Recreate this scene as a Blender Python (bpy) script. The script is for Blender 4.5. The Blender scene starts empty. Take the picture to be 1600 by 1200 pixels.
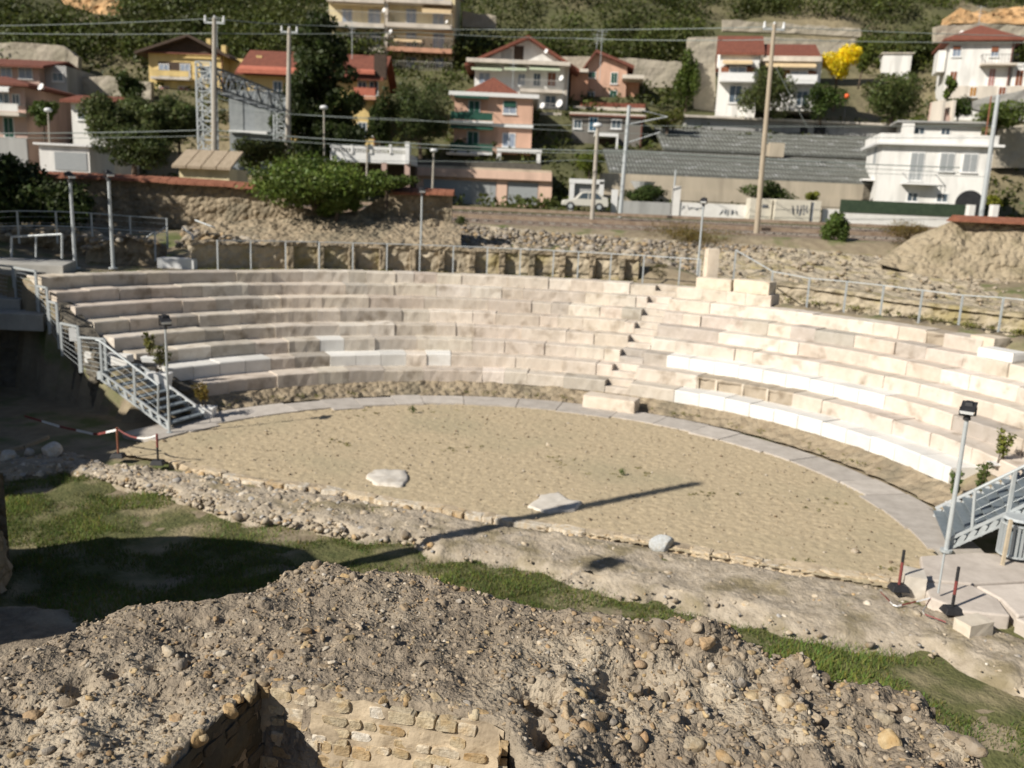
import bpy, math, random
import numpy as np
from mathutils import Vector, Matrix, noise as mnoise
random.seed(7); RNG = np.random.default_rng(11)
C = bpy.context.scene.collection
H, PITCH, ROLL, FPX = 6.0, 0.2094, 0.044, 1351.5

# ---------------------------------------------------------------- view geometry used to survey the site from the photograph
def ray(px, py):
    x = (px-800)/FPX; y = -(py-600)/FPX
    c, s = math.cos(ROLL), math.sin(ROLL)
    X = x*c-y*s; Y = x*s+y*c
    cp, sp = math.cos(PITCH), math.sin(PITCH)
    return Vector((X, cp+Y*sp, -sp+Y*cp))
def G(px, py, z=0.0):
    d = ray(px, py); t = (z-H)/d.z
    return Vector((d.x*t, d.y*t, z))
def D(px, py, Y):
    d = ray(px, py); t = Y/d.y
    return Vector((d.x*t, Y, H+d.z*t))
def PX(p):
    X, Y, Z = p[0], p[1], p[2]-H
    cp, sp = math.cos(PITCH), math.sin(PITCH)
    d = Y*cp-Z*sp; v = Y*sp+Z*cp
    x, y = X/d, v/d
    c, s = math.cos(ROLL), math.sin(ROLL)
    return 800+FPX*(x*c+y*s), 600-FPX*(-x*s+y*c)

# ---------------------------------------------------------------- materials
MATS = {}
def mat(name, c1, c2=None, scale=3.0, rough=0.85, bump=0.25, bscale=18.0, attr=False, metal=0.0, spec=0.3, c3=None, s3=0.6, bdist=0.02, stretch=None, voro=0, trans=0, p3=(.5, .66)):
    if name in MATS: return MATS[name]
    m = bpy.data.materials.new(name); m.use_nodes = True
    nt = m.node_tree; N, L = nt.nodes, nt.links
    b = N['Principled BSDF']
    b.inputs['Roughness'].default_value = rough; b.inputs['Metallic'].default_value = metal
    b.inputs['Specular IOR Level'].default_value = spec
    tc = N.new('ShaderNodeTexCoord'); co = tc.outputs['Object']
    if stretch:
        mp = N.new('ShaderNodeMapping'); mp.inputs['Scale'].default_value = stretch
        L.new(co, mp.inputs['Vector']); co = mp.outputs['Vector']
    c2 = c2 or tuple(x*0.78 for x in c1)
    n1 = N.new('ShaderNodeTexNoise'); n1.inputs['Scale'].default_value = scale; n1.inputs['Detail'].default_value = 8; n1.inputs['Roughness'].default_value = .65
    L.new(co, n1.inputs['Vector'])
    r = N.new('ShaderNodeValToRGB'); e = r.color_ramp.elements
    e[0].position = .34; e[1].position = .66
    e[0].color = (*c2, 1); e[1].color = (*c1, 1)
    L.new(n1.outputs['Fac'], r.inputs['Fac']); col = r.outputs['Color']
    if c3:
        n3 = N.new('ShaderNodeTexNoise'); n3.inputs['Scale'].default_value = s3; n3.inputs['Detail'].default_value = 5
        L.new(co, n3.inputs['Vector'])
        r3 = N.new('ShaderNodeValToRGB'); r3.color_ramp.elements[0].position = p3[0]; r3.color_ramp.elements[1].position = p3[1]
        L.new(n3.outputs['Fac'], r3.inputs['Fac'])
        mx = N.new('ShaderNodeMix'); mx.data_type = 'RGBA'
        L.new(r3.outputs['Color'], mx.inputs['Factor']); L.new(col, mx.inputs[6]); mx.inputs[7].default_value = (*c3, 1); col = mx.outputs[2]
    if attr:
        at = N.new('ShaderNodeAttribute'); at.attribute_name = 'Col'
        mx = N.new('ShaderNodeMix'); mx.data_type = 'RGBA'; mx.blend_type = 'MULTIPLY'; mx.inputs['Factor'].default_value = 1
        L.new(col, mx.inputs[6]); L.new(at.outputs['Color'], mx.inputs[7]); col = mx.outputs[2]
    L.new(col, b.inputs['Base Color'])
    if bump:
        n2 = N.new('ShaderNodeTexNoise'); n2.inputs['Scale'].default_value = bscale; n2.inputs['Detail'].default_value = 7
        L.new(co, n2.inputs['Vector']); hgt = n2.outputs['Fac']
        if voro:
            v = N.new('ShaderNodeTexVoronoi'); v.inputs['Scale'].default_value = voro; L.new(co, v.inputs['Vector'])
            ad = N.new('ShaderNodeMath'); ad.operation = 'SUBTRACT'; L.new(hgt, ad.inputs[0]); L.new(v.outputs['Distance'], ad.inputs[1]); hgt = ad.outputs[0]
        bp = N.new('ShaderNodeBump'); bp.inputs['Strength'].default_value = bump; bp.inputs['Distance'].default_value = bdist
        L.new(hgt, bp.inputs['Height']); L.new(bp.outputs['Normal'], b.inputs['Normal'])
    if trans:
        t = N.new('ShaderNodeBsdfTranslucent'); L.new(col, t.inputs['Color'])
        ms = N.new('ShaderNodeMixShader'); ms.inputs['Fac'].default_value = trans
        L.new(b.outputs['BSDF'], ms.inputs[1]); L.new(t.outputs['BSDF'], ms.inputs[2])
        L.new(ms.outputs['Shader'], N['Material Output'].inputs['Surface'])
    MATS[name] = m; return m

# ---------------------------------------------------------------- mesh building
_ICO = {}
def ico(sub):
    if sub in _ICO: return _ICO[sub]
    t = (1+5**.5)/2
    v = [(-1,t,0),(1,t,0),(-1,-t,0),(1,-t,0),(0,-1,t),(0,1,t),(0,-1,-t),(0,1,-t),(t,0,-1),(t,0,1),(-t,0,-1),(-t,0,1)]
    f = [(0,11,5),(0,5,1),(0,1,7),(0,7,10),(0,10,11),(1,5,9),(5,11,4),(11,10,2),(10,7,6),(7,1,8),(3,9,4),(3,4,2),(3,2,6),(3,6,8),(3,8,9),(4,9,5),(2,4,11),(6,2,10),(8,6,7),(9,8,1)]
    v = [np.array(p)/np.linalg.norm(p) for p in v]
    for _ in range(sub):
        mid = {}; nf = []
        def m(a, b):
            k = (min(a, b), max(a, b))
            if k not in mid:
                p = v[a]+v[b]; v.append(p/np.linalg.norm(p)); mid[k] = len(v)-1
            return mid[k]
        for a, b, c in f:
            x, y, z = m(a, b), m(b, c), m(c, a); nf += [(a,x,z),(b,y,x),(c,z,y),(x,y,z)]
        f = nf
    _ICO[sub] = (np.array(v), np.array(f)); return _ICO[sub]

def wloc(o):
    p = Vector((0,0,0))
    while o: p = p+o.location; o = o.parent
    return p
def setp(o, label=None, cat=None, group=None, kind=None):
    if label: o['label'] = label
    if cat: o['category'] = cat
    if group: o['group'] = group
    if kind: o['kind'] = kind
    return o
def thing(name, label, cat, loc=(0,0,0), group=None):
    o = bpy.data.objects.new(name, None); C.objects.link(o); o.location = Vector(loc)
    return setp(o, label, cat, group, 'thing')
def np_mesh(name, V, F, material, parent=None, smooth=False, col=None, loc=None):
    """V (n,3) world, F (m,3|4) one face size"""
    V = np.asarray(V, float); F = np.asarray(F, int)
    base = wloc(parent) if parent else Vector(loc or (0,0,0))
    V = V-np.array(base)
    me = bpy.data.meshes.new(name); k = F.shape[1]
    me.vertices.add(len(V)); me.vertices.foreach_set('co', V.ravel())
    me.loops.add(F.size); me.loops.foreach_set('vertex_index', F.ravel())
    me.polygons.add(len(F)); me.polygons.foreach_set('loop_start', np.arange(0, F.size, k))
    me.polygons.foreach_set('loop_total', np.full(len(F), k))
    me.update(calc_edges=True)
    if col is not None:
        a = me.attributes.new('Col', 'FLOAT_COLOR', 'FACE'); c4 = np.ones((len(F), 4)); c4[:, :3] = col; a.data.foreach_set('color', c4.ravel())
    if smooth: me.polygons.foreach_set('use_smooth', np.ones(len(F), bool))
    me.materials.append(material)
    o = bpy.data.objects.new(name, me); C.objects.link(o)
    if parent: o.parent = parent
    else: o.location = base
    return o
class MB:
    def __init__(s): s.v = []; s.f = []; s.c = []; s.col = (1,1,1)
    def add(s, vs, fs):
        n = len(s.v); s.v += [tuple(p) for p in vs]
        for f in fs: s.f.append([i+n for i in f]); s.c.append(s.col)
        return s
    def hexa(s, p):  # 8 points: bottom 4 ccw, top 4 ccw
        return s.add(p, [(3,2,1,0),(4,5,6,7),(0,1,5,4),(1,2,6,5),(2,3,7,6),(3,0,4,7)])
    def box(s, c, d, rz=0.0):
        x, y, z = d[0]/2, d[1]/2, d[2]/2; ca, sa = math.cos(rz), math.sin(rz)
        P = [(-x,-y,-z),(x,-y,-z),(x,y,-z),(-x,y,-z),(-x,-y,z),(x,-y,z),(x,y,z),(-x,y,z)]
        return s.hexa([(c[0]+a*ca-b*sa, c[1]+a*sa+b*ca, c[2]+e) for a, b, e in P])
    def bar(s, p, q, w, h=None):  # square bar
        p, q = Vector(p), Vector(q); d = (q-p).normalized(); h = h or w
        up = Vector((0,0,1)) if abs(d.z) < .95 else Vector((0,1,0))
        a = d.cross(up).normalized()*w/2; b = a.cross(d).normalized()*h/2
        return s.hexa([p-a-b, p+a-b, q+a-b, q-a-b, p-a+b, p+a+b, q+a+b, q-a+b])
    def cyl(s, p, q, r0, r1=None, n=8, cap=True):
        p, q = Vector(p), Vector(q); r1 = r0 if r1 is None else r1; d = (q-p).normalized()
        up = Vector((0,0,1)) if abs(d.z) < .9 else Vector((1,0,0))
        a = d.cross(up).normalized(); b = a.cross(d)
        V = []
        for c, r in ((p, r0), (q, r1)):
            V += [c+(a*math.cos(2*math.pi*i/n)+b*math.sin(2*math.pi*i/n))*r for i in range(n)]
        Fs = [(i, (i+1) % n, n+(i+1) % n, n+i) for i in range(n)]
        if cap: Fs += [tuple(range(n-1, -1, -1)), tuple(range(n, 2*n))]
        return s.add(V, Fs)
    def tube(s, pts, r, n=6):
        for a, b in zip(pts, pts[1:]): s.cyl(a, b, r, r, n)
        return s
    def prism(s, poly, off):  # poly: list of 3D points (planar), extruded by off
        n = len(poly); off = Vector(off); P = [Vector(p) for p in poly]
        return s.add(P+[p+off for p in P], [tuple(range(n-1,-1,-1)), tuple(range(n, 2*n))]+[(i,(i+1)%n,n+(i+1)%n,n+i) for i in range(n)])
    def build(s, name, material, parent=None, smooth=False, loc=None, bevel=0):
        base = wloc(parent) if parent else Vector(loc or (0,0,0))
        me = bpy.data.meshes.new(name)
        me.from_pydata([(p[0]-base.x, p[1]-base.y, p[2]-base.z) for p in s.v], [], s.f); me.update()
        a = me.attributes.new('Col', 'FLOAT_COLOR', 'FACE'); a.data.foreach_set('color', np.array([(*c, 1) for c in s.c]).ravel())
        if smooth: me.polygons.foreach_set('use_smooth', [True]*len(me.polygons))
        me.materials.append(material)
        o = bpy.data.objects.new(name, me); C.objects.link(o)
        if parent: o.parent = parent
        else: o.location = base
        if bevel:
            b = o.modifiers.new('edge', 'BEVEL'); b.width = bevel; b.segments = 2; b.limit_method = 'ANGLE'
        return o
def nz(x, y, z=0.0, sc=1.0, oct=3):
    return mnoise.fractal(Vector((x*sc, y*sc, z*sc)), 1.0, 2.0, oct)
def grid_faces(nu, nv):
    i = np.arange(nu-1)[:, None]*nv+np.arange(nv-1)[None, :]
    i = i.ravel(); return np.stack([i, i+nv, i+nv+1, i+1], 1)
def field(name, xs, ys, fn, material, smooth=True, keep=None):
    V = np.array([(x, y, fn(x, y)) for x in xs for y in ys]); F = grid_faces(len(xs), len(ys))
    if keep is not None:
        ok = np.array([keep(x, y) for x in xs for y in ys]); F = F[ok[F].all(1)]
    return np_mesh(name, V, F, material, smooth=smooth)
def lerp_path(P, t):
    L = [0.0]
    for a, b in zip(P, P[1:]): L.append(L[-1]+(Vector(b)-Vector(a)).length)
    d = t*L[-1]
    for i in range(len(P)-1):
        if d <= L[i+1]+1e-9:
            k = (d-L[i])/max(1e-9, L[i+1]-L[i]); return Vector(P[i]).lerp(Vector(P[i+1]), k)
    return Vector(P[-1])
def rough_wall(name, A, B, material, parent=None, thick=.5, step=.15, amp=.06, sc=2.5, topamp=.05, loc=None, par=True):
    """masonry or earth face between bottom polyline A and top polyline B, a solid with thickness, face towards the viewer roughened"""
    n = max(2, int(sum((Vector(b)-Vector(a)).length for a, b in zip(A, A[1:]))/step)+1)
    hm = max((Vector(b)-Vector(a)).length for a, b in zip(A, B)); m = max(3, int(hm/step)+2)
    V = []; nback = []
    def pt(P, t):
        k = t*(len(P)-1); i = min(int(k), len(P)-2); return Vector(P[i]).lerp(Vector(P[i+1]), k-i)
    for i in range(n):
        t = i/(n-1); a, b = pt(A, t), pt(B, t)
        t2 = min(1, t+1e-3); t1 = max(0, t-1e-3); tan = (pt(A, t2)-pt(A, t1)); nn = Vector((tan.y, -tan.x, 0)).normalized()
        for j in range(m):
            w = j/(m-1); p = a.lerp(b, w)
            e = nz(p.x, p.y, p.z*1.6, sc, 4)*amp
            q = p+nn*e+Vector((0,0,1))*(nz(p.x+9, p.y, 0, 1.7, 4)*topamp*w)
            V.append(q)
        for w in (1.0, 0.0):
            p = a.lerp(b, w)-nn*thick+Vector((0,0,1))*(nz(p.x+3, p.y, 0, 1.7, 4)*topamp*w); V.append(p)
    M = m+2; F = []
    for i in range(n-1):
        for j in range(M):
            j2 = (j+1) % M; F.append((i*M+j, (i+1)*M+j, (i+1)*M+j2, i*M+j2))
    mb = MB(); mb.add(V, F); mb.add([V[j] for j in range(M)], [tuple(range(M))]); mb.add([V[(n-1)*M+j] for j in range(M)], [tuple(range(M-1,-1,-1))])
    o = mb.build(name, material, parent, smooth=False, loc=loc); return o
def stones_np(P, S, sub, cols, seed=0, flat=.7, rough=.18):
    """many separate pebbles: P centres (n,3), S sizes (n,), returns V,F,col"""
    rg = np.random.default_rng(seed); bv, bf = ico(sub); n = len(P); k = len(bv)
    protos = []
    for q in range(8):
        w = bv.copy(); off = rg.normal(size=(5, 3)); 
        d = sum(np.sin(w@(o*1.8)+i) for i, o in enumerate(off))/5
        w = w*(1+rough*d[:, None]*1.6)
        for _ in range(5):
            ax = rg.normal(size=3); ax /= np.linalg.norm(ax); hgt = rg.uniform(.42, .78); t = w@ax; w = w-np.outer(np.maximum(0, t-hgt), ax)*.85
        protos.append(w)
    protos = np.array(protos); idx = rg.integers(0, 8, n)
    W = protos[idx]*np.stack([np.ones(n), rg.uniform(.6, .95, n), rg.uniform(.45, .8, n)*flat/.7], 1)[:, None, :]
    a = rg.uniform(0, 2*np.pi, n); ca, sa = np.cos(a), np.sin(a)
    tl = rg.normal(0, .35, n); ct, st = np.cos(tl), np.sin(tl)
    x, y, z = W[..., 0], W[..., 1], W[..., 2]
    y, z = y*ct[:, None]-z*st[:, None], y*st[:, None]+z*ct[:, None]
    x, y = x*ca[:, None]-y*sa[:, None], x*sa[:, None]+y*ca[:, None]
    V = np.stack([x, y, z], -1)*np.asarray(S)[:, None, None]+np.asarray(P)[:, None, :]
    F = (bf[None]+(np.arange(n)*k)[:, None, None]).reshape(-1, 3)
    return V.reshape(-1, 3), F, np.repeat(np.asarray(cols), len(bf), 0)
def leaves_np(blobs, n, size, seed=0, shell=.55, c0=(1,1,1), var=.35, aspect=.6, droop=0):
    """leaf-sized quads spread through the ellipsoid clumps blobs=[(centre, radii)], each clump with its own tone"""
    rg = np.random.default_rng(seed)
    c = np.array([b[0] for b in blobs], float); r = np.array([b[1] for b in blobs], float)
    w = (r.prod(1))**(2/3); w /= w.sum(); idx = rg.choice(len(blobs), n, p=w)
    d = rg.normal(size=(n, 3)); d /= np.linalg.norm(d, axis=1)[:, None]
    rad = shell+(1-shell)*rg.uniform(0, 1, n)**.6; rad *= 1+rg.normal(0, .1, n)
    P = c[idx]+d*r[idx]*rad[:, None]
    u = rg.normal(size=(n, 3)); u /= np.linalg.norm(u, axis=1)[:, None]
    t = np.cross(u, d+rg.normal(0, .5, (n, 3))); t /= np.linalg.norm(t, axis=1)[:, None]+1e-9
    s = size*rg.uniform(.6, 1.5, n)[:, None]
    a, b = u*s*.5, t*s*.5*aspect
    b = b-np.array([0, 0, droop])*s
    V = np.stack([P-a, P-b*.9, P+a, P+b], 1).reshape(-1, 3); F = np.arange(n*4).reshape(n, 4)
    tone = rg.uniform(1-var, 1+var*.6, len(blobs))[idx]*rg.uniform(.8, 1.2, n)
    col = np.array(c0)[None]*tone[:, None]*(1+rg.normal(0, .06, (n, 3)))
    return V, F, np.clip(col, 0, 9)
def clumpy(centre, rad, n, seed, sub=.42):
    rg = np.random.default_rng(seed); out = []
    for i in range(n):
        d = rg.normal(size=3); d /= np.linalg.norm(d); k = rg.uniform(.25, .8)
        rr = np.array(rad)*sub*rg.uniform(.6, 1.15); out.append((np.array(centre)+d*np.array(rad)*k, rr))
    return out
def shade(c, a, b, rg):
    v = rg.uniform(a, b); return tuple(q*v for q in c)
# ================================================================ materials in use
m_soil = mat('soil', (.30,.25,.17), (.20,.16,.11), 2.5, bump=.5, bscale=9, c3=(.12,.14,.05), s3=.8, bdist=.05)
m_sand = mat('sand', (.535,.44,.295), (.38,.305,.20), 7.5, rough=.95, bump=.6, bscale=14, c3=(.40,.34,.225), s3=.30, bdist=.03)
m_pave = mat('paving', (.55,.51,.47), (.42,.385,.35), 3, bump=.3, bscale=14, attr=True)
m_stone = mat('seat_stone', (1,1,1), (.82,.80,.77), 3.2, bump=.22, bscale=14, attr=True, bdist=.012, c3=(.50,.46,.41), s3=2.0, p3=(.55,.74))
m_white = mat('white_stone', (.78,.765,.735), (.70,.685,.65), 2.6, rough=.7, bump=.12, attr=True, c3=(.62,.59,.54), s3=1.7, p3=(.6,.8))
m_rubble = mat('rubble_stone', (1,1,1), (.68,.64,.58), 14, bump=.6, bscale=45, attr=True, c3=(.80,.70,.56), s3=9)
m_core = mat('mortar_core', (.312,.258,.193), (.187,.151,.113), 8, bump=1.0, bscale=22, c3=(.43,.365,.275), s3=.95, bdist=.05)
m_mortar = mat('mortar', (.55,.45,.32), (.40,.32,.22), 6, bump=.6, bscale=22, c3=(.30,.24,.17), s3=2.5)
m_ruin = mat('ruin_wall', (.37,.305,.215), (.235,.185,.125), 3.0, bump=.9, bscale=5, voro=4.5, bdist=.12, c3=(.20,.17,.12), s3=1.0)
m_tan = mat('tan_earth', (.47,.405,.305), (.32,.27,.195), 2.0, bump=.9, bscale=4, voro=3.2, bdist=.12, c3=(.30,.25,.13), s3=.9)
m_grass = mat('grass', (.15,.19,.05), (.09,.13,.032), .7, rough=.7, bump=0, attr=True, trans=.25)
m_turf = mat('turf', (.15,.145,.06), (.075,.085,.03), 3.5, bump=.9, bscale=16, c3=(.30,.25,.155), s3=.9, bdist=.05)
m_coping = mat('tile_coping', (.30,.125,.075), (.19,.075,.045), 4, bump=.5, bscale=12)
m_steel = mat('galvanised', (.50,.53,.54), (.41,.44,.45), 6, rough=.55, metal=.2, bump=.03)
m_tread = mat('grating', (.24,.28,.31), (.18,.215,.24), 9, rough=.55, metal=.3, bump=.2, bscale=60)
m_dark = mat('dark_metal', (.035,.035,.038), (.02,.02,.022), 6, rough=.5, bump=.03)
m_lamp = mat('lamp_glass', (.75,.76,.76), (.6,.62,.63), 8, rough=.25, bump=0)
m_conc = mat('concrete', (.42,.41,.38), (.30,.29,.27), 2.0, bump=.25, bscale=16)
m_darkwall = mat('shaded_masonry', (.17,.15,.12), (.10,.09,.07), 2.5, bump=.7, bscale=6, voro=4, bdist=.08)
m_red = mat('red_paint', (.45,.035,.03), (.30,.03,.025), 9, rough=.5, bump=0)
m_wp = mat('white_plastic', (.78,.78,.77), (.68,.68,.67), 7, rough=.45, bump=0)
m_leaf = mat('foliage', (.13,.15,.056), (.085,.105,.034), .8, rough=.55, bump=0, attr=True, trans=.3)
m_bark = mat('bark', (.14,.105,.075), (.08,.06,.045), 7, bump=.6, bscale=14)
m_potleaf = m_leaf

# ================================================================ terrain
CX, CY = -.682, 16.32
RK = lambda k: 10.515+.732*(k-1)
ZK = lambda k: .683+.366*(k-1)
NX, NY = .335, .942            # axis of the theatre, from the stage towards the seats
TX, TY = .942, -.335           # along the stage front
def sm(a, b, x):
    t = min(1, max(0, (x-a)/(b-a))); return t*t*(3-2*t)
def th_of(x, y):
    t = math.degrees(math.atan2(y-CY, x-CX))
    return t if t > -90 else t+360
def hill_h(x, y):
    z = 4.7+.35*sm(51, 54.5, y)+.35*sm(57, 64, y)
    s = max(0, y-72+.02*x*0); z += .47*s*sm(0, 10, s)
    z += sm(80, 130, y)*(nz(x, y, 0, .02, 4)*6+nz(x, y, 5, .08, 3)*1.6)
    return z
def upper_h(x, y, r):
    L = sm(10.5, 5.5, x); th = th_of(x, y); A = sm(131, 122, th)
    base = 3.15*L+2.72*(1-L)
    up_l = 3.15+.55*A*sm(17.6, 18.2, r)+(.55*(1-A)+.3)*sm(22, 27, r)
    up_r = 2.72-.2*sm(17.6, 18.2, r)+1.1*sm(20.5, 30, r)
    z = L*up_l+(1-L)*up_r
    z += sm(18, 20, r)*(nz(x, y, 0, .5, 4)*.12)
    return z+(4.7-z)*sm(43.4, 45.6, y)
def ground_h(x, y):
    if y > 46.2: return hill_h(x, y)
    r = math.hypot(x-CX, y-CY); t = th_of(x, y); s = (x+.19)*NX+(y-15.72)*NY
    low = -.14+nz(x, y, 0, .6, 3)*.05-.10*sm(0, -2.5, s)
    low -= .55*sm(10.3, 8.6, y)*sm(1.5, 3.5, x)
    if s > -.5: low = -.10
    if y < 16 and s < -.3: return low
    if -6 < t < 147.5 and r > 10.55:
        ramp = ZK(1)+.5*(r-10.515)-.45
        return min(ramp, 3.0) if r < 16.25 else upper_h(x, y, r)
    if r > 10.55 and t >= 147.5:
        k = sm(25.0, 26.4, y+.25*(x+14))
        return low*(1-k)+k*(upper_h(x, y, max(r, 17.0)) if y > 27 else 3.1)
    if r > 10.55 and y > 17: return upper_h(x, y, r)
    return low
gr = field('ground', np.arange(-36, 40.01, .3), np.arange(-9, 47.4, .3), ground_h, m_soil); gr['kind'] = 'structure'
m_hill = mat('hillside', (.12,.115,.055), (.065,.07,.03), .12, bump=.8, bscale=.8, c3=(.24,.20,.125), s3=.035, bdist=.5)
hl = field('hill', np.concatenate([np.arange(-190, -60, 5.), np.arange(-60, 75, 1.8), np.arange(75, 230, 5.)]), np.concatenate([np.arange(47.0, 130, 1.8), np.arange(130, 300, 5.)]), lambda x, y: hill_h(x, y)-.03*(y < 48), m_hill); hl['kind'] = 'structure'
tr = MB().box((20, 60, -1.2), (900, 900, .2)).build('terrain', m_soil); tr['kind'] = 'structure'

# orchestra floor, ring of paving
def in_orch(x, y):
    return math.hypot(x-CX, y-CY) < 8.72 and (x+.19)*NX+(y-15.72)*NY > -.05
o = field('sand_floor', np.arange(-9.5, 8.3, .055), np.arange(12.6, 25.2, .055), lambda x, y: .0+nz(x, y, 0, 7.5, 3)*.021+nz(x, y, 3, 1.1, 2)*.008, m_sand, keep=in_orch); o['kind'] = 'structure'
mb = MB(); t = -8.0
while t < 150:
    w = random.uniform(5, 11); n = 4; g = .07
    v_ = random.uniform(.85, 1.08); mb.col = tuple(c*v_ for c in (1, .99, .97)); r0, r1 = 8.6+random.uniform(-.22, .12), 9.68+random.uniform(-.10, .08)
    zt = .035+random.uniform(-.008, .008)
    A = [math.radians(t+g+(w-2*g)*i/n) for i in range(n+1)]
    for a, b in zip(A, A[1:]):
        P = [(CX+r*math.cos(q), CY+r*math.sin(q)) for r, q in ((r0, a), (r1, a), (r1, b), (r0, b))]
        mb.hexa([(x, y, -.15) for x, y in P]+[(x, y, zt) for x, y in P])
    t += w
o = mb.build('stone_pavement', m_pave); o['kind'] = 'structure'

# ================================================================ the seating
cav = thing('stone_grandstand', 'semicircular stone seating of eight curved tiers with pale and white blocks', 'seating', (CX, CY+13, 0))
V = []; 
# rough footing under the first tier
A = [Vector((CX+9.95*math.cos(math.radians(t)), CY+9.95*math.sin(math.radians(t)), -.02)) for t in np.arange(6, 143, 2.0)]
B = [Vector((CX+10.50*math.cos(math.radians(t)), CY+10.50*math.sin(math.radians(t)), .31)) for t in np.arange(6, 143, 2.0)]
A.reverse(); B.reverse()
rough_wall('footing', A, B, m_ruin, cav, thick=.5, step=.16, amp=.10, sc=3)
WHITE = {1: [(1042, 1490)], 3: [(1044, 1402), (497, 545)], 2: [(262, 437), (500, 622), (665, 703)], 7: [(1590, 1620)]}
HOLE = {2: [(1095, 1258)], 7: [(1437, 1486)]}
def arc_block(mb, k, t0, t1, prof, seed, rough):
    n = max(2, int(abs(t1-t0)*math.radians(1)*RK(k)/.22)+1); rg = random.Random(seed); m = len(prof); V = []
    for i in range(n+1):
        q = math.radians(t0+(t1-t0)*i/n)
        for j, (dr, z) in enumerate(prof):
            e = nz(q*RK(k)*3.1, z*4, seed*.37, 1.0, 3)*rough; ez = nz(q*RK(k)*2.3, z*5, seed*.37+9, 1.0, 3)*rough*(.6 if 0 < j < m-1 else 0)
            r = RK(k)+dr+(e if j < m-2 else 0)
            V.append((CX+r*math.cos(q), CY+r*math.sin(q), z+ez))
    F = [(i*m+j, i*m+(j+1) % m, (i+1)*m+(j+1) % m, (i+1)*m+j) for i in range(n) for j in range(m)]
    F = [f[::-1] for f in F] if t1 > t0 else F
    mb.add(V, F+[tuple(range(m)), tuple(range(n*m+m-1, n*m-1, -1))])
THL = {8: 146.5, 7: 146.4, 6: 146.0, 5: 145.5, 4: 144.9, 3: 144.0, 2: 141.6, 1: 138.4}
THR = {1: 10.3, 2: 1.5, 3: -2, 4: -2, 5: -2, 6: -2, 7: -2, 8: 0}
def th_px(k, px):   # angle where the front edge of tier k crosses picture column px
    best = None
    for i in range(-40, 1500):
        q = math.radians(i*.1); d = abs(PX((CX+RK(k)*math.cos(q), CY+RK(k)*math.sin(q), ZK(k)))[0]-px)
        if best is None or d < best[0]: best = (d, i*.1)
    return best[1]
NOTCH = {1: 946, 2: 957, 3: 969, 4: 981, 5: 991, 6: 1002, 7: 1011, 8: 1024}
for k in range(1, 9):
    row = MB(); white = []; rgk = random.Random(40+k)
    t = THL[k]; tend = th_px(8, 1205) if k == 8 else (th_px(7, 1537) if k == 7 else THR[k])
    na = th_px(k, NOTCH[k]); nb = na-math.degrees(.78/RK(k)); done = False
    segs = []
    while t > tend+.3:
        w = math.degrees(rgk.uniform(.55, 1.55)/RK(k)) if rgk.random() < .8 else math.degrees(rgk.uniform(1.5, 2.3)/RK(k))
        pxm = PX((CX+RK(k)*math.cos(math.radians(t-.5*w)), CY+RK(k)*math.sin(math.radians(t-.5*w)), ZK(k)))[0]
        if any(a <= pxm <= b for a, b in WHITE.get(k, [])): w = math.degrees(rgk.uniform(.74, .82)/RK(k))
        e = max(t-w, tend)
        if not done and e < na: 
            if t-na > .5: segs.append((t, na, ''))
            segs.append((na, nb, 'notch')); t = nb; done = True; continue
        segs.append((t, e, '')); t = e
    for i, (a, b, kind) in enumerate(segs):
        pxm, pym = PX((CX+RK(k)*math.cos(math.radians((a+b)/2)), CY+RK(k)*math.sin(math.radians((a+b)/2)), ZK(k)))
        iw = any(p <= pxm <= q for p, q in WHITE.get(k, [])); ih = any(p <= pxm <= q for p, q in HOLE.get(k, []))
        z0 = .30 if k == 1 else ZK(k-1)-.03; z1 = ZK(k)+rgk.uniform(-.022, .010); g = math.degrees(.0035/RK(k)); ro = .022 if not iw else .004
        off = rgk.uniform(-.03, .035) if not iw else 0
        rr = rgk.random(); base = (.635,.57,.495) if rr < .62 else ((.60,.53,.455) if rr < .80 else ((.47,.43,.38) if rr < .90 else (.72,.66,.585)))
        v_ = rgk.uniform(.90, 1.08); row.col = tuple(c*v_*rgk.uniform(.985, 1.015) for c in base)
        prof = [(off, z0), (off, z1-.03), (off+.025, z1), (.80, z1), (.80, z0)]
        if kind == 'notch':
            zm = (z0+z1)/2; prof = [(0, z0), (0, zm-.02), (.015, zm), (.36, zm), (.37, z1-.02), (.385, z1), (.80, z1), (.80, z0)]
        if ih:
            row.col = (.42,.36,.285); prof = [(.07, z0), (.06, z1-.13), (.02, z1-.05), (.05, z1), (.80, z1), (.80, z0)]; ro = .08; 
        if iw:
            w = MB(); g = math.degrees(.007/RK(k)); v = rgk.uniform(.86, 1.04); w.col = (v, v, v*.995); arc_block(w, k, a-g, b+g, prof, i+k*50, .004); white.append(w)
        else: arc_block(row, k, a-g, b+g, prof, i+k*50, ro)
        if ih and i % 1 == 0:
            row.col = (.60,.53,.44); arc_block(row, k, a+g*6, a-g*14, [(.01, z0), (.0, z1-.06), (.02, z1-.02), (.2, z1-.02), (.2, z0)], i, .02)
    ro_ = row.build('seat_row', m_stone, cav)
    for w in white: w.build('white_block', m_white, ro_)

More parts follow.
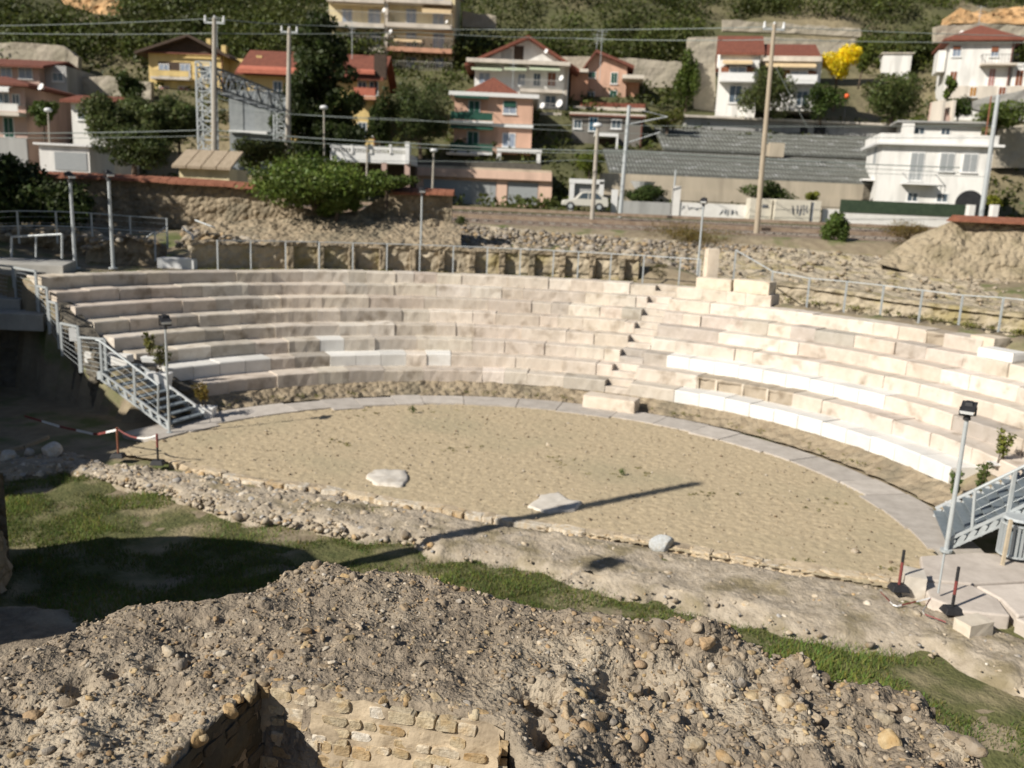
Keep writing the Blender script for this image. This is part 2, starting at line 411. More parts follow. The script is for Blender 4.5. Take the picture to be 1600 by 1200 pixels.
def stone_block(name, label, cat, c, d, rz, material=m_stone, col=(.6,.53,.45), group=None, jit=.02, z0=None):
    col = tuple(q*1.05 for q in col) if material is m_stone else col
    mb = MB(); mb.col = col
    n = 4; bx = d; V = []; idx = {}; F = []
    def vid(i, j, k2):
        key = (i, j, k2)
        if key not in idx:
            p = Vector(((i/n-.5)*bx[0], (j/n-.5)*bx[1], (k2/n)*bx[2])); s = nz(p.x*2+c[0]*7, p.y*2+c[1], p.z*2, 1.5, 3)*jit
            edge = (i in (0, n))+(j in (0, n))+(k2 in (0, n))
            ctr = Vector((0, 0, bx[2]/2)); p = ctr+(p-ctr)*(1-(.025 if edge >= 2 else 0))+(p-ctr).normalized()*s
            idx[key] = len(V); ca, sa = math.cos(rz), math.sin(rz); V.append((c[0]+p.x*ca-p.y*sa, c[1]+p.x*sa+p.y*ca, c[2]+p.z))
        return idx[key]
    for a in range(n):
        for b in range(n):
            F += [(vid(a,b,0), vid(a,b+1,0), vid(a+1,b+1,0), vid(a+1,b,0)), (vid(a,b,n), vid(a+1,b,n), vid(a+1,b+1,n), vid(a,b+1,n)),
                  (vid(a,0,b), vid(a+1,0,b), vid(a+1,0,b+1), vid(a,0,b+1)), (vid(a,n,b), vid(a,n,b+1), vid(a+1,n,b+1), vid(a+1,n,b)),
                  (vid(0,a,b), vid(0,a,b+1), vid(0,a+1,b+1), vid(0,a+1,b)), (vid(n,a,b), vid(n,a+1,b), vid(n,a+1,b+1), vid(n,a,b+1))]
    mb.add(V, F); o = mb.build(name, material, loc=c); setp(o, label, cat, group); return o
def tang(p): return math.atan2(p[1]-CY, p[0]-CX)-math.pi/2
p = G(956, 642, .02); stone_block('stone_step', 'pale stone step block at the foot of the seating beside the sand floor', 'step', (p.x, p.y+.3, 0), (1.62, .62, .40), tang(p), col=(.66,.58,.49))
z8 = ZK(8); z7 = ZK(7)
def RO(p, d, k=8): r = Vector((p.x-CX, p.y-CY)).normalized()*(RK(k)+d); return CX+r.x, CY+r.y
p = G(1119, 452, z8); stone_block('stone_block', 'cream cut block lying on the top tier right under the upright pillar stub', 'stone block', (*RO(p, .36), z8), (1.25, .62, .40), tang(p), col=(.68,.60,.49))
p = G(1168, 460, z8); stone_block('stone_block', 'larger cream cut block ending the top tier, its right end in shadow', 'stone block', (*RO(p, .36), z8), (1.28, .66, .44), tang(p)-.08, col=(.70,.61,.49))
p = G(1112, 432, z8+.40); stone_block('pillar_stub', 'upright pale stone stub standing behind the top tier by the lamp pole', 'pillar', (p.x, p.y+.25, z8+.0), (.42, .42, 1.38), .1, col=(.70,.61,.50))
p = G(1512, 552, z7-.36); stone_block('stone_block', 'squarish pale stone at the right end of the seventh tier beside the white block', 'stone block', (*RO(p, .36, 7), z7-.36), (.72, .7, .44), tang(p), col=(.62,.54,.44))
p = G(1541, 562, z7-.36); stone_block('marble_block', 'low bright white block lying on the tiers at far right', 'stone block', (*RO(p, .40, 6), z7-.365), (1.0, .62, .25), tang(p)+.05, m_white, (1, 1, 1), jit=.004)
p = G(274, 416, 3.25); stone_block('marble_block', 'long bluish white block lying behind the top tier by the railing gap', 'stone block', (p.x, p.y+.3, 3.1), (1.3, .6, .42), .0, m_white, (.92, .95, 1.0), jit=.004)
# slabs on the sand
def flat_slab(label, pix, seed, zt=.05):
    mb = MB(); mb.col = (.66,.62,.56); P = [G(x, y, zt) for x, y in pix]; c = sum(P, Vector())/len(P); rg = random.Random(seed)
    ring = []; n = len(P)
    for i in range(n):
        for q in range(4):
            a = P[i].lerp(P[(i+1) % n], q/4); a = a+(a-c)*rg.uniform(-.05, .05); ring.append(a)
    m = len(ring); V = []
    for f, z in ((1.03, -.03), (1.0, zt*.7), (.93, zt), (.6, zt), (.3, zt)):
        V += [c+(Vector((q.x, q.y, 0))-Vector((c.x, c.y, 0)))*f+Vector((0, 0, z-c.z+nz(q.x*f, q.y*f, f, 3, 3)*.03)) for q in ring]
    V.append(Vector((c.x, c.y, zt)))
    F = [(l*m+i, l*m+(i+1) % m, (l+1)*m+(i+1) % m, (l+1)*m+i) for l in range(4) for i in range(m)]+[(4*m+i, 4*m+(i+1) % m, 5*m) for i in range(m)]
    o = mb.add(V, F).build('stone_slab', m_stone, smooth=True, loc=(c.x, c.y, 0)); setp(o, label, 'stone slab')
flat_slab('weathered white slab lying in the open sand of the orchestra', [(571,744),(583,734),(607,733),(634,734),(638,743),(630,758),(608,757),(588,755)], 1)
flat_slab('weathered white slab touched by the long pole shadow near the kerb', [(827,789),(845,772),(872,768),(888,779),(908,783),(899,796),(868,797),(846,797)], 2)

# ================================================================ stage front: kerb stones, rubble bands, grass
kb = thing('stone_kerb', 'low broken kerb of cream stones edging the sand floor', 'kerb', G(800, 812, 0))
line = [(268,722),(330,736),(397,751),(500,762),(593,779),(700,796),(803,815),(900,829),(1000,842),(1100,862),(1250,888),(1390,906),(1440,915)]
LP = [G(x, y, 0) for x, y in line]; mb = MB(); t = 0.0; L = sum((b-a).length for a, b in zip(LP, LP[1:])); rg = random.Random(3)
while t < L-.2:
    w = rg.choice([.22, .3, .4, .55, .7]); p = lerp_path(LP, (t+w/2)/L); q = lerp_path(LP, min(1, (t+w/2+.1)/L)); a = math.atan2(q.y-p.y, q.x-p.x)
    if rg.random() > .07:
        r = rg.random(); mb.col = (.62,.53,.40) if r < .6 else ((.70,.63,.52) if r < .75 else ((.52,.41,.27) if r < .85 else (.60,.55,.47)))
        h = rg.uniform(.012, .045); wy = rg.uniform(.18, .30); hx = w/2*rg.uniform(.9, 1.0)
        V = []; n = 7
        for z, f in ((-.12, 1.05), (h*.75, 1.0), (h, .82)):
            for i in range(4*n):
                s = i/(4*n)*2*math.pi; cx = math.copysign(abs(math.cos(s))**.45, math.cos(s)); sy = math.copysign(abs(math.sin(s))**.45, math.sin(s))
                x, y = cx*hx*f*(1+nz(p.x+cx, p.y+sy, t, 2, 2)*.2), sy*wy/2*f*(1+nz(p.x+cx, p.y+sy, t+5, 2, 2)*.35)
                V.append((p.x+x*math.cos(a)-y*math.sin(a), p.y+x*math.sin(a)+y*math.cos(a), z+nz(p.x+cx*.3, p.y+sy*.3, 1, 4, 2)*.02))
        m = 4*n; mb.add(V, [(l*m+i, l*m+(i+1) % m, (l+1)*m+(i+1) % m, (l+1)*m+i) for l in range(2) for i in range(m)]+[tuple(range(2*m, 3*m))])
    t += w
mb.build('kerb_stones', m_rubble, kb)
rough_wall('kerb_bedding', [p+Vector((-.03, -.10, -.3)) for p in LP], [p+Vector((0, -.06, .02)) for p in LP], m_mortar, kb, thick=.22, step=.12, amp=.08, sc=4)

up_edge = [(-150,700),(-60,705),(0,712),(60,705),(110,702),(170,720),(268,728)]+line[1:]+[(1500,950),(1600,985),(1760,1040)]
lo_edge = [(-150,735),(-60,738),(0,745),(60,742),(100,738),(200,760),(260,775),(330,800),(380,812),(480,825),(540,842),(600,850),(640,852),(680,872),(760,878),(830,882),(900,918),(1000,942),(1100,955),(1200,985),(1300,1005),(1400,1012),(1500,1040),(1590,1080),(1760,1150)]
UE = [G(x, y, 0) for x, y in up_edge]; LE = [G(x, y, -.1) for x, y in lo_edge]
# bank of pale crushed stone and mortar between grass and kerb
nb = 220; mv = 26; V = []
for i in range(nb):
    a, b = lerp_path(LE, i/(nb-1)), lerp_path(UE, i/(nb-1))
    for j in range(mv):
        p = a.lerp(b, j/(mv-1)); e = min(j, mv-1-j)/4; e = min(1, e)
        V.append((p.x+.10*nz(p.x, p.y, 8, 2.2, 3), p.y+.22*nz(p.x, p.y, 9, 1.8, 4)*(j < 6), -.24+.16*sm(0, 7, j)*min(1, e*2+.3)+e*(.05+nz(p.x, p.y, 0, 1.3, 4)*.06+nz(p.x, p.y, 4, 6, 3)*.045+nz(p.x, p.y, 6, 15, 2)*.022)))
m_bank = mat('stone_bank', (.47,.405,.32), (.31,.26,.195), 4.5, bump=.8, bscale=12, c3=(.24,.20,.125), s3=1.4, bdist=.05)
F = grid_faces(nb, mv)[:, ::-1]
o = np_mesh('stony_bank', V, F, m_bank, smooth=True); o['kind'] = 'structure'
P = []; S = []; Cc = []; pal = np.array([(.46,.40,.32),(.38,.33,.27),(.56,.49,.39),(.42,.41,.40),(.30,.26,.21),(.50,.37,.22),(.68,.63,.55)])
for i in range(5200):
    u = random.random(); dens = 1.0 if u < .46 else (.6 if u < .53 else .32)
    if random.random() > dens: continue
    w = random.random(); a, b = lerp_path(LE, u), lerp_path(UE, u); p = a.lerp(b, .03+.9*w)
    z = -.03+nz(p.x, p.y, 0, 1.3, 4)*.06-.06*sm(.35, .0, w)
    P.append((p.x, p.y, z-.02)); s = random.lognormvariate(math.log(.042 if u < .52 else .03), .45); S.append(min(s, .12)); Cc.append(pal[np.random.default_rng(i).choice(7, p=[.27,.22,.17,.12,.12,.05,.05])]*random.uniform(.85, 1.15))
V, F, cl = stones_np(P, S, 1, Cc, 5); o = np_mesh('rubble', V, F, m_rubble, smooth=False, col=cl); setp(o, kind='stuff')
for lab, px, py, s, cc in (('white rounded boulder at the left end of the rubble by the sand', 78, 705, .25, (.74,.72,.68)), ('pale boulder lying under the broken plank at far left', 12, 712, .24, (.62,.60,.56)),
                      ('grey pebble boulder beside the white one at left', 45, 707, .15, (.52,.52,.52)), ('light blue grey stone set on the kerb line in mid picture', 1035, 850, .22, (.52,.55,.57))):
    p = G(px, py, .06); V, F, cl = stones_np([(0, 0, 0)], [s], 3, [cc], int(px)); o = np_mesh('boulder', V+np.array(p), F, m_rubble, smooth=False, col=cl, loc=p); setp(o, lab, 'boulder')
pl = [D(0, 716, 18.3), D(40, 697, 18.5), D(76, 683, 18.7)]
mb = MB(); mb.bar(pl[0]-Vector((.5, 0, .05)), pl[1], .22, .07).bar(pl[1], pl[2], .20, .06); o = mb.build('timber_plank', mat('weathered_wood', (.42,.33,.22), (.28,.21,.14), 3, bump=.5, stretch=(1, 8, 8)), loc=pl[0]); setp(o, 'weathered plank propped on the rubble at the left edge', 'plank')

P = []; S = []; Cc = []; rg = random.Random(71)
while len(P) < 1800:
    x, y = rg.uniform(-9, 7.8), rg.uniform(13, 25)
    if not in_orch(x, y): continue
    P.append((x, y, .012)); S.append(rg.lognormvariate(math.log(.016), .45)); Cc.append(shade(rg.choice(((.30,.25,.18),(.46,.40,.32),(.22,.17,.12),(.55,.50,.42))), .8, 1.1, rg))
V, F, cl = stones_np(P, S, 1, Cc, 15); o = np_mesh('gravel', V, F, m_rubble, col=cl); setp(o, kind='stuff')
bl = []
for i in range(70):
    px, py = rg.choice(((640,645),(660,640),(970,740),(1005,742),(880,720),(560,640),(1110,770),(700,700),(1280,790),(1235,880),(1420,890),(520,690)))
    q = G(px+rg.gauss(0, 22), py+rg.gauss(0, 4), .0)
    if in_orch(q.x, q.y): bl.append((q+Vector((0,0,.015)), (rg.uniform(.03,.12), .07, .02)))
V, F, c = leaves_np(bl, 1500, .045, 18, .1, (1.5,1.2,.8), aspect=.25); o = np_mesh('sand_weeds', V, F, m_leaf, col=c); setp(o, kind='stuff')
# turf sheet in front of the bank, with blades of grass
def turf_h(x, y): return ground_h(x, y)+.02+nz(x, y, 2, 1.2, 3)*.05
o = field('lawn', np.arange(-12, 9, .12), np.arange(7.5, 18.2, .12), turf_h, m_turf, keep=lambda x, y: (x+.19)*NX+(y-15.72)*NY < -.2 and y > 7.6); o['kind'] = 'structure'
NB = 330000; rg = np.random.default_rng(4)
GX = rg.uniform(-11, 8.5, NB); GY = rg.uniform(8.0, 18, NB)
LEa = np.array([(p.x, p.y) for p in LE]); lim = np.interp(GX, LEa[:, 0], LEa[:, 1])
dn = np.array([mnoise.fractal(Vector((x*.55, y*.75, 0)), 1, 2, 3) for x, y in zip(GX, GY)])
bare = np.array([(-5.0-x)**2/7+(y-15.4)**2/.6 < 1 for x, y in zip(GX, GY)])
ok = (GY < lim+.02+np.abs(rg.normal(0, .16, NB))) & (GY > lim-4.6) & (dn > -.20+.17*np.clip((GX-2.5)/2, 0, 1)+.25*(rg.random(NB)-.5)) & ~(bare & (rg.random(NB) < .8))
GX, GY, dn = GX[ok], GY[ok], dn[ok]; n = len(GX)
GZ = np.array([turf_h(x, y) for x, y in zip(GX, GY)])
hh = rg.uniform(.03, .085, n)*(1+1.0*np.clip(dn, 0, 1)); an = rg.uniform(0, 6.28, n); wd = rg.uniform(.005, .012, n)
lx, ly = rg.normal(0, .55, n)*hh, rg.normal(0, .55, n)*hh
V = np.stack([np.stack([GX-np.cos(an)*wd, GY-np.sin(an)*wd, GZ-.02], 1), np.stack([GX+np.cos(an)*wd, GY+np.sin(an)*wd, GZ-.02], 1), np.stack([GX+lx, GY+ly, GZ+hh], 1)], 1).reshape(-1, 3)
cl = np.stack([rg.uniform(.75, 1.35, n), rg.uniform(.8, 1.25, n), rg.uniform(.7, 1.2, n)], 1)
dry = rg.random(n) < .10; cl[dry] *= np.array([1.7, 1.3, 1.5]); cl *= (1+.35*np.clip(dn*2, -1, 1))[:, None]; tl_ = rg.random(n) < .07; V = V; hh[tl_] *= 1.9
o = np_mesh('grass', V, np.arange(3*n).reshape(n, 3), m_grass, col=cl); setp(o, kind='stuff')
# ================================================================ foreground ruin
class Fac:
    """vertical plane through a ground point: s along it, z up, d behind it"""
    def __init__(f, p0, yaw):
        f.p = Vector((p0[0], p0[1], 0)); f.u = Vector((math.cos(yaw), math.sin(yaw), 0)); f.n = Vector((math.sin(yaw), -math.cos(yaw), 0))
    def uv(f, px, py):
        d = ray(px, py); t = f.p.dot(f.n)/Vector((d.x, d.y, 0)).dot(f.n); q = d*t
        return (q-f.p).dot(f.u), H+q.z
    def rect(f, x0, y0, x1, y1):
        ym, xm = (y0+y1)/2, (x0+x1)/2
        return f.uv(x0, ym)[0], f.uv(x1, ym)[0], f.uv(xm, y1)[1], f.uv(xm, y0)[1]
    def w(f, s, d, z): q = f.p+f.u*s-f.n*d; return Vector((q.x, q.y, z))
    def box(f, mb, s0, s1, d0, d1, z0, z1):
        return mb.hexa([f.w(s0,d0,z0), f.w(s1,d0,z0), f.w(s1,d1,z0), f.w(s0,d1,z0), f.w(s0,d0,z1), f.w(s1,d0,z1), f.w(s1,d1,z1), f.w(s0,d1,z1)])

ZT = 2.8
back = [(-700,1000),(-250,1050),(0,1018),(62,1013),(130,970),(190,955),(250,940),(350,938),(400,920),(440,895),(480,885),(560,890),(640,895),(700,905),(780,925),(850,938),(900,950),(1000,965),(1050,960),(1110,975),(1200,985),(1240,1000),(1300,1015),(1400,1025),(1450,1032),(1498,1078),(1542,1120),(1570,1210)]
OUT = [G(x, y, ZT) for x, y in back]+[Vector((3.1, 2.2, 0)), Vector((-5.5, 2.2, 0))]
PIT = [G(405, 1060, ZT), G(480, 1076, ZT), G(560, 1085, ZT), G(640, 1092, ZT), G(720, 1106, ZT), G(790, 1128, ZT), G(832, 1196, ZT), Vector((.02, 2.4, 0)), Vector((-2.5, 2.4, 0)), G(245, 1200, ZT)]
def sdist(x, y, poly):
    inside = False; dm = 1e9; n = len(poly); j = n-1
    for i in range(n):
        ax, ay, bx, by = poly[j].x, poly[j].y, poly[i].x, poly[i].y
        if (ay > y) != (by > y) and x < (bx-ax)*(y-ay)/(by-ay)+ax: inside = not inside
        ex, ey = bx-ax, by-ay; l = ex*ex+ey*ey+1e-12; t = max(0, min(1, ((x-ax)*ex+(y-ay)*ey)/l))
        dm = min(dm, math.hypot(x-ax-ex*t, y-ay-ey*t)); j = i
    return dm if inside else -dm
def top_h(x, y):
    q0 = max(0.0, -sdist(x, y, PIT)); ke = sm(.0, .35, q0); z_ = top_h0(x, y); return 2.79*(1-ke)+z_*ke if ke < 1 else z_
def top_h0(x, y):
    z = ZT+nz(x, y, 0, .55, 3)*.10+nz(x, y, 7, 2.0, 4)*.07+nz(x, y, 1, 7, 3)*.035
    z += .10*math.exp(-((x+1.6)**2/.5+(y-6.9)**2/.2))
    z += nz(x, y, 3, 16, 2)*.016+.14*math.exp(-((x-2.3)**2/.5+(y-6.05)**2/.06))
    z += nz(x, y, 5, 3.2, 3)*.075*sm(.3, .9, x)+nz(x, y, 6, 5.5, 3)*.05*sm(.3, .9, x)
    for hx, hy, hr, hd in HOLES: z -= hd*math.exp(-((x-hx)**2+(y-hy)**2)/hr**2)
    # lower, crumbled shelf towards the right front
    ex = (x-.55)*.45+(5.6-y)*1.0
    z -= .20*sm(-.10, .14, ex-.15*nz(x, y, 2, 1.5, 3))*sm(.35, .8, x)
    z -= .04*sm(.9, 1.5, ex)*sm(.3, .8, x)
    return z
HOLES = [(*G(px, py, 2.75).xy, r, d) for px, py, r, d in ((838,1100,.10,.5),(850,1145,.11,.55),(822,1172,.09,.5),(985,1178,.06,.22),(1258,1040,.07,.2),(128,1080,.09,.16),(180,1065,.06,.12),(870,1090,.05,.2),(1090,1190,.06,.2),(1290,1090,.05,.15),(395,1000,.05,.1),(245,1050,.05,.1))]
RX = np.arange(-6.2, 3.95, .034); RY = np.arange(2.2, 7.6, .034)
def ruin_h(x, y):
    w = nz(x, y, 0, 2.2, 3)*.10
    d = sdist(x, y, OUT)+w*.5
    z = top_h(x, y)
    e = max(0, .10-d)
    if d < .0: z = z-min(3.3, -d*9+.05)
    elif d < .16: z -= (.16-d)**2*5
    q = sdist(x, y, PIT)
    if q > .02: z = min(z, 2.72-min(2.4, (q-.02)*40))
    return max(z, -.4)
ruin = thing('ruined_masonry', 'broken rubble and mortar ruin with a square walled pit in the foreground', 'ruin', (-.5, 5.4, 0))
V = np.array([(x, y, ruin_h(x, y)) for x in RX for y in RY]); F = grid_faces(len(RX), len(RY)); ny = len(RY)
np_mesh('rubble_core', V, F, m_core, ruin, smooth=True)
def th_at(x, y): return top_h(x, y)
pal = [((.36,.30,.23), .30), ((.26,.22,.175), .20), ((.48,.40,.30), .16), ((.44,.29,.15), .10), ((.55,.41,.21), .07), ((.64,.60,.53), .07), ((.31,.30,.29), .06), ((.17,.15,.13), .04)]
pw = [p[1] for p in pal]
P, S, Cc = [], [], []; P2, S2, C2 = [], [], []
rg = random.Random(21); tries = 0
while len(P) < 14000 and tries < 60000:
    tries += 1; x, y = rg.uniform(-4.6, 3.45), rg.uniform(3.0, 7.3)
    d = sdist(x, y, OUT)
    if d < .02 or sdist(x, y, PIT) > -.04: continue
    cob = x > .5 and rg.random() < .24 or nz(x, y, 4, .9, 2) > .22 and rg.random() < .3
    s = rg.lognormvariate(math.log(.0115), .5) if not cob else rg.lognormvariate(math.log(.026), .5)
    s = min(s, .095 if x > .2 else .075); z = th_at(x, y)
    if d < .16: z -= (.16-d)**2*5
    c = rg.choices(pal, pw)[0][0]; v = rg.uniform(.75, 1.15); c = tuple((.6*q+.4*w)*v for q, w in zip(c, (.36,.30,.225)))
    if s < .02 and rg.random() < .62: c = shade(rg.choice(((.27,.225,.17),(.17,.14,.105),(.36,.30,.22))), .8, 1.15, rg)
    if s > .036: P2.append((x, y, z+s*rg.uniform(-.6, 0))); S2.append(s); C2.append(c)
    else: P.append((x, y, z-s*.05)); S.append(s); Cc.append(c)
for px, py, s, c in [(1115,1032,.052,(.66,.62,.55)),(850,1008,.06,(.66,.62,.55)),(900,1072,.045,(.68,.64,.57)),(1003,1132,.06,(.40,.24,.12)),(920,1140,.08,(.40,.28,.16)),(150,970,.07,(.52,.37,.20)),(197,962,.07,(.50,.37,.22)),(352,1040,.06,(.55,.50,.42)),(260,1033,.07,(.50,.44,.35)),(1000,1030,.07,(.38,.26,.16)),(1180,1060,.09,(.60,.48,.30)),(1140,1165,.09,(.45,.33,.19)),(990,955,.06,(.58,.55,.49)),(960,945,.07,(.56,.52,.46)),(1040,970,.08,(.58,.48,.32)),(885,1125,.075,(.50,.38,.24)),(1235,1080,.10,(.56,.47,.33)),(1380,1085,.09,(.46,.40,.30)),(55,1165,.07,(.45,.34,.2)),(125,1145,.06,(.55,.51,.46)),(77,1192,.05,(.2,.19,.18)),(1330,1120,.08,(.5,.42,.3)),(1080,1140,.10,(.44,.38,.28)),(1200,1150,.09,(.40,.33,.24)),(505,985,.03,(.6,.58,.54)),(330,1005,.05,(.6,.55,.46)),(115,1000,.04,(.6,.56,.48))]:
    q = G(px, py, 2.72); q.z = ruin_h(q.x, q.y); P2.append((q.x, q.y, q.z-s*.1)); S2.append(s*.9); C2.append(tuple(.7*a_+.3*b_ for a_, b_ in zip(c, (.40,.335,.25))))
V, F, cl = stones_np(P, S, 1, Cc, 8, rough=.3); o = np_mesh('embedded_gravel', V, F, m_rubble, ruin, smooth=False, col=cl); o['kind'] = 'stuff'
for i in range(70):
    t_ = rg.random(); q = lerp_path([PIT[9]]+PIT[:6], t_); s = rg.uniform(.025, .06); P2.append((q.x+rg.uniform(-.02, .05), q.y+rg.uniform(0, .08), 2.775)); S2.append(s); C2.append(shade(rg.choice(((.5,.42,.29),(.42,.35,.26),(.46,.33,.18))), .8, 1.1, rg))
V, F, cl = stones_np(P2, S2, 2, C2, 9, rough=.3); o = np_mesh('embedded_cobbles', V, F, m_rubble, ruin, smooth=True, col=cl); o['kind'] = 'stuff'
# facing of the pit: mortar backing and small squared stones
def facing(a, b, z0, z1, seed, dark):
    rg = random.Random(seed); a, b = Vector((a.x, a.y, 0)), Vector((b.x, b.y, 0)); L = (b-a).length; u = (b-a).normalized()
    n = Vector((-u.y, u.x, 0))
    if n.dot(Vector((-1.2, 3.5, 0))-a) < 0: n = -n
    bk = MB(); st = MB(); nx, nz_ = int(L/.04)+2, int((z1-z0)/.04)+2; V = []
    for i in range(nx):
        for j in range(nz_):
            s, z = L*i/(nx-1), z0+(z1-z0)*j/(nz_-1); p = a+u*s; V.append(p+n*(.03+nz(s*1., z, seed, 5, 3)*.03+nz(s, z, seed+4, 14, 2)*.008)+Vector((0,0,z+(.05*nz(s, 0, seed, 3, 2) if j == nz_-1 else 0))))
    F = [(i*nz_+j, (i+1)*nz_+j, (i+1)*nz_+j+1, i*nz_+j+1) for i in range(nx-1) for j in range(nz_-1)]
    flip = (u.cross(Vector((0,0,1)))).dot(n) < 0
    bk.add(V, [f[::-1] for f in F] if flip else F)
    z = z1-.09; r = 0
    while z > z0:
        hgt = rg.uniform(.062, .095); s = rg.uniform(-.1, 0)
        while s < L:
            w = rg.uniform(.09, .21)
            if rg.random() > (.06 if z > z1-.32 else .34) and s > -.02 and s+w < L+.03 and not (z > z1-.16 and rg.random() < .3):
                q = rg.random(); st.col = (.55,.465,.325) if q < .42 else ((.60,.53,.42) if q < .68 else ((.47,.36,.22) if q < .82 else ((.50,.43,.31) if q < .95 else (.68,.63,.55))))
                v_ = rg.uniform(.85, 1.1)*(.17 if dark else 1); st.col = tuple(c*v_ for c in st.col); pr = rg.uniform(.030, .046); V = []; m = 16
                for dd, f in ((-.02, 1.0), (pr-.006, .99), (pr, .93)):
                    for i in range(m):
                        t = i/m*2*math.pi; cx = math.copysign(abs(math.cos(t))**.4, math.cos(t)); sy = math.copysign(abs(math.sin(t))**.4, math.sin(t))
                        k = 1+.16*nz(s+cx, z+sy, seed, 2, 2)
                        V.append(a+u*(s+w/2+cx*f*k*(w/2-.006))+n*(dd+nz(s+cx*.1, z+sy*.1, seed, 9, 2)*.01)+Vector((0, 0, z+hgt/2+sy*f*k*(hgt/2-.004))))
                Fs = [(l*m+i, l*m+(i+1) % m, (l+1)*m+(i+1) % m, (l+1)*m+i) for l in range(2) for i in range(m)]+[tuple(range(2*m, 3*m))]
                st.add(V, [f[::-1] for f in Fs] if flip else Fs)
            s += w
        z -= hgt+.006
    f = bk.build('stone_facing', mat('shade_toned_mortar', (.085,.078,.06), (.05,.045,.035), 5, bump=.6, bscale=18) if dark else m_mortar, ruin, smooth=True); st.build('facing_stones', m_rubble, f)  # dark wall: pit shade is painted into its mortar and stone colours
facing(PIT[0], PIT[5], .6, 2.765, 2, False)
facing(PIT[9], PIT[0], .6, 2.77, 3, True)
facing(PIT[5], PIT[7], .6, 2.74, 4, False)

# ruin walls and trees outside the frame at left throw the shade seen on the grass and the upper wall
m_stone_l = m_darkwall
w = MB(); 
lp = thing('ruin_pier', 'rough masonry pier of the ruin rising at the left edge above the shaded grass', 'ruin', G(-25, 935, 0))
A = [G(-160, 925, -.2), G(-60, 938, -.2), G(6, 925, -.2), G(17, 905, -.2)]; B = [Vector((p.x*1.0, p.y, 1.35-.25*i*(i > 1))) for i, p in enumerate(A)]
rough_wall('pier_core', A, B, m_ruin, lp, thick=1.2, amp=.10, sc=3, topamp=.2)
o = field('rocky_floor', np.arange(-10.5, -2.6, .09), np.arange(8.4, 12.2, .09), lambda x, y: -.13+nz(x, y, 0, 1.1, 4)*.10+nz(x, y, 0, 6, 3)*.02-.25*sm(11.55, 12.1, y+.1*nz(x, 0, 0, 1, 2)), m_core, keep=lambda x, y: True); o['kind'] = 'structure'
def out_wall(name, label, pts, z, th=1.0):
    t = thing(name, label, 'ruin', (*pts[0], -.3)); A = [Vector((x, y, -.3)) for x, y in pts]; B = [Vector((x, y, q)) for (x, y), q in zip(pts, z)]
    rough_wall('wall_core', A, B, m_ruin, t, thick=th, step=.3, amp=.12, topamp=.25)
# arched shade on the grass: top of the ruined wall computed from where its shadow ends
SA = math.radians(55.6); SE = math.radians(35.0); SH = Vector((math.sin(SA), math.cos(SA), 0))
arc = [(-300,872),(-120,874),(20,868),(150,850),(250,848),(350,862),(440,886),(470,905)]
pts = []; zs = []
for x, y in arc:
    p = G(x, y, -.1); w0 = Vector((-9.3, 9.6, 0)); e = Vector((.85, -.5, 0)); # wall line w0 + a*e ; ray p - s*SH
    det = e.x*SH.y-e.y*SH.x; dx, dy = p.x-w0.x, p.y-w0.y
    a = (dx*SH.y-dy*SH.x)/det; q = w0+e*a; s = (p-Vector((q.x, q.y, p.z))).dot(SH); pts.append((q.x, q.y)); zs.append(-.1+s*math.tan(SE))
out_wall('ruin_apse', 'rounded ruined wall standing left of the view beside the grass', pts[1:], zs[1:], .7)

# ================================================================ long shadow: tall poles beside the viewer
tip = G(1090, 755, 0); L = 10.2; base = tip-SH*(L/math.tan(SE))
pb = thing('light_mast', 'tall tapering light mast standing left behind the ruin', 'mast', (base.x, base.y, -.2))
MB().cyl((base.x, base.y, -.2), (base.x, base.y, L), .19, .12, 12).build('pole', m_steel, pb, smooth=False)
tp = G(945, 878, 0); L2 = 8.6; b2 = tp-SH*(L2/math.tan(SE))
pb = thing('globe_lamp', 'thin lamp post with a round head standing left of the ruin', 'lamp post', (b2.x, b2.y, -.2))
MB().cyl((b2.x, b2.y, -.2), (b2.x, b2.y, L2-.2), .022, .018, 8).build('pole', m_steel, pb)
v, f = ico(3); np_mesh('lamp_globe', v*.24+np.array([b2.x, b2.y, L2]), f, m_lamp, pb, smooth=True)

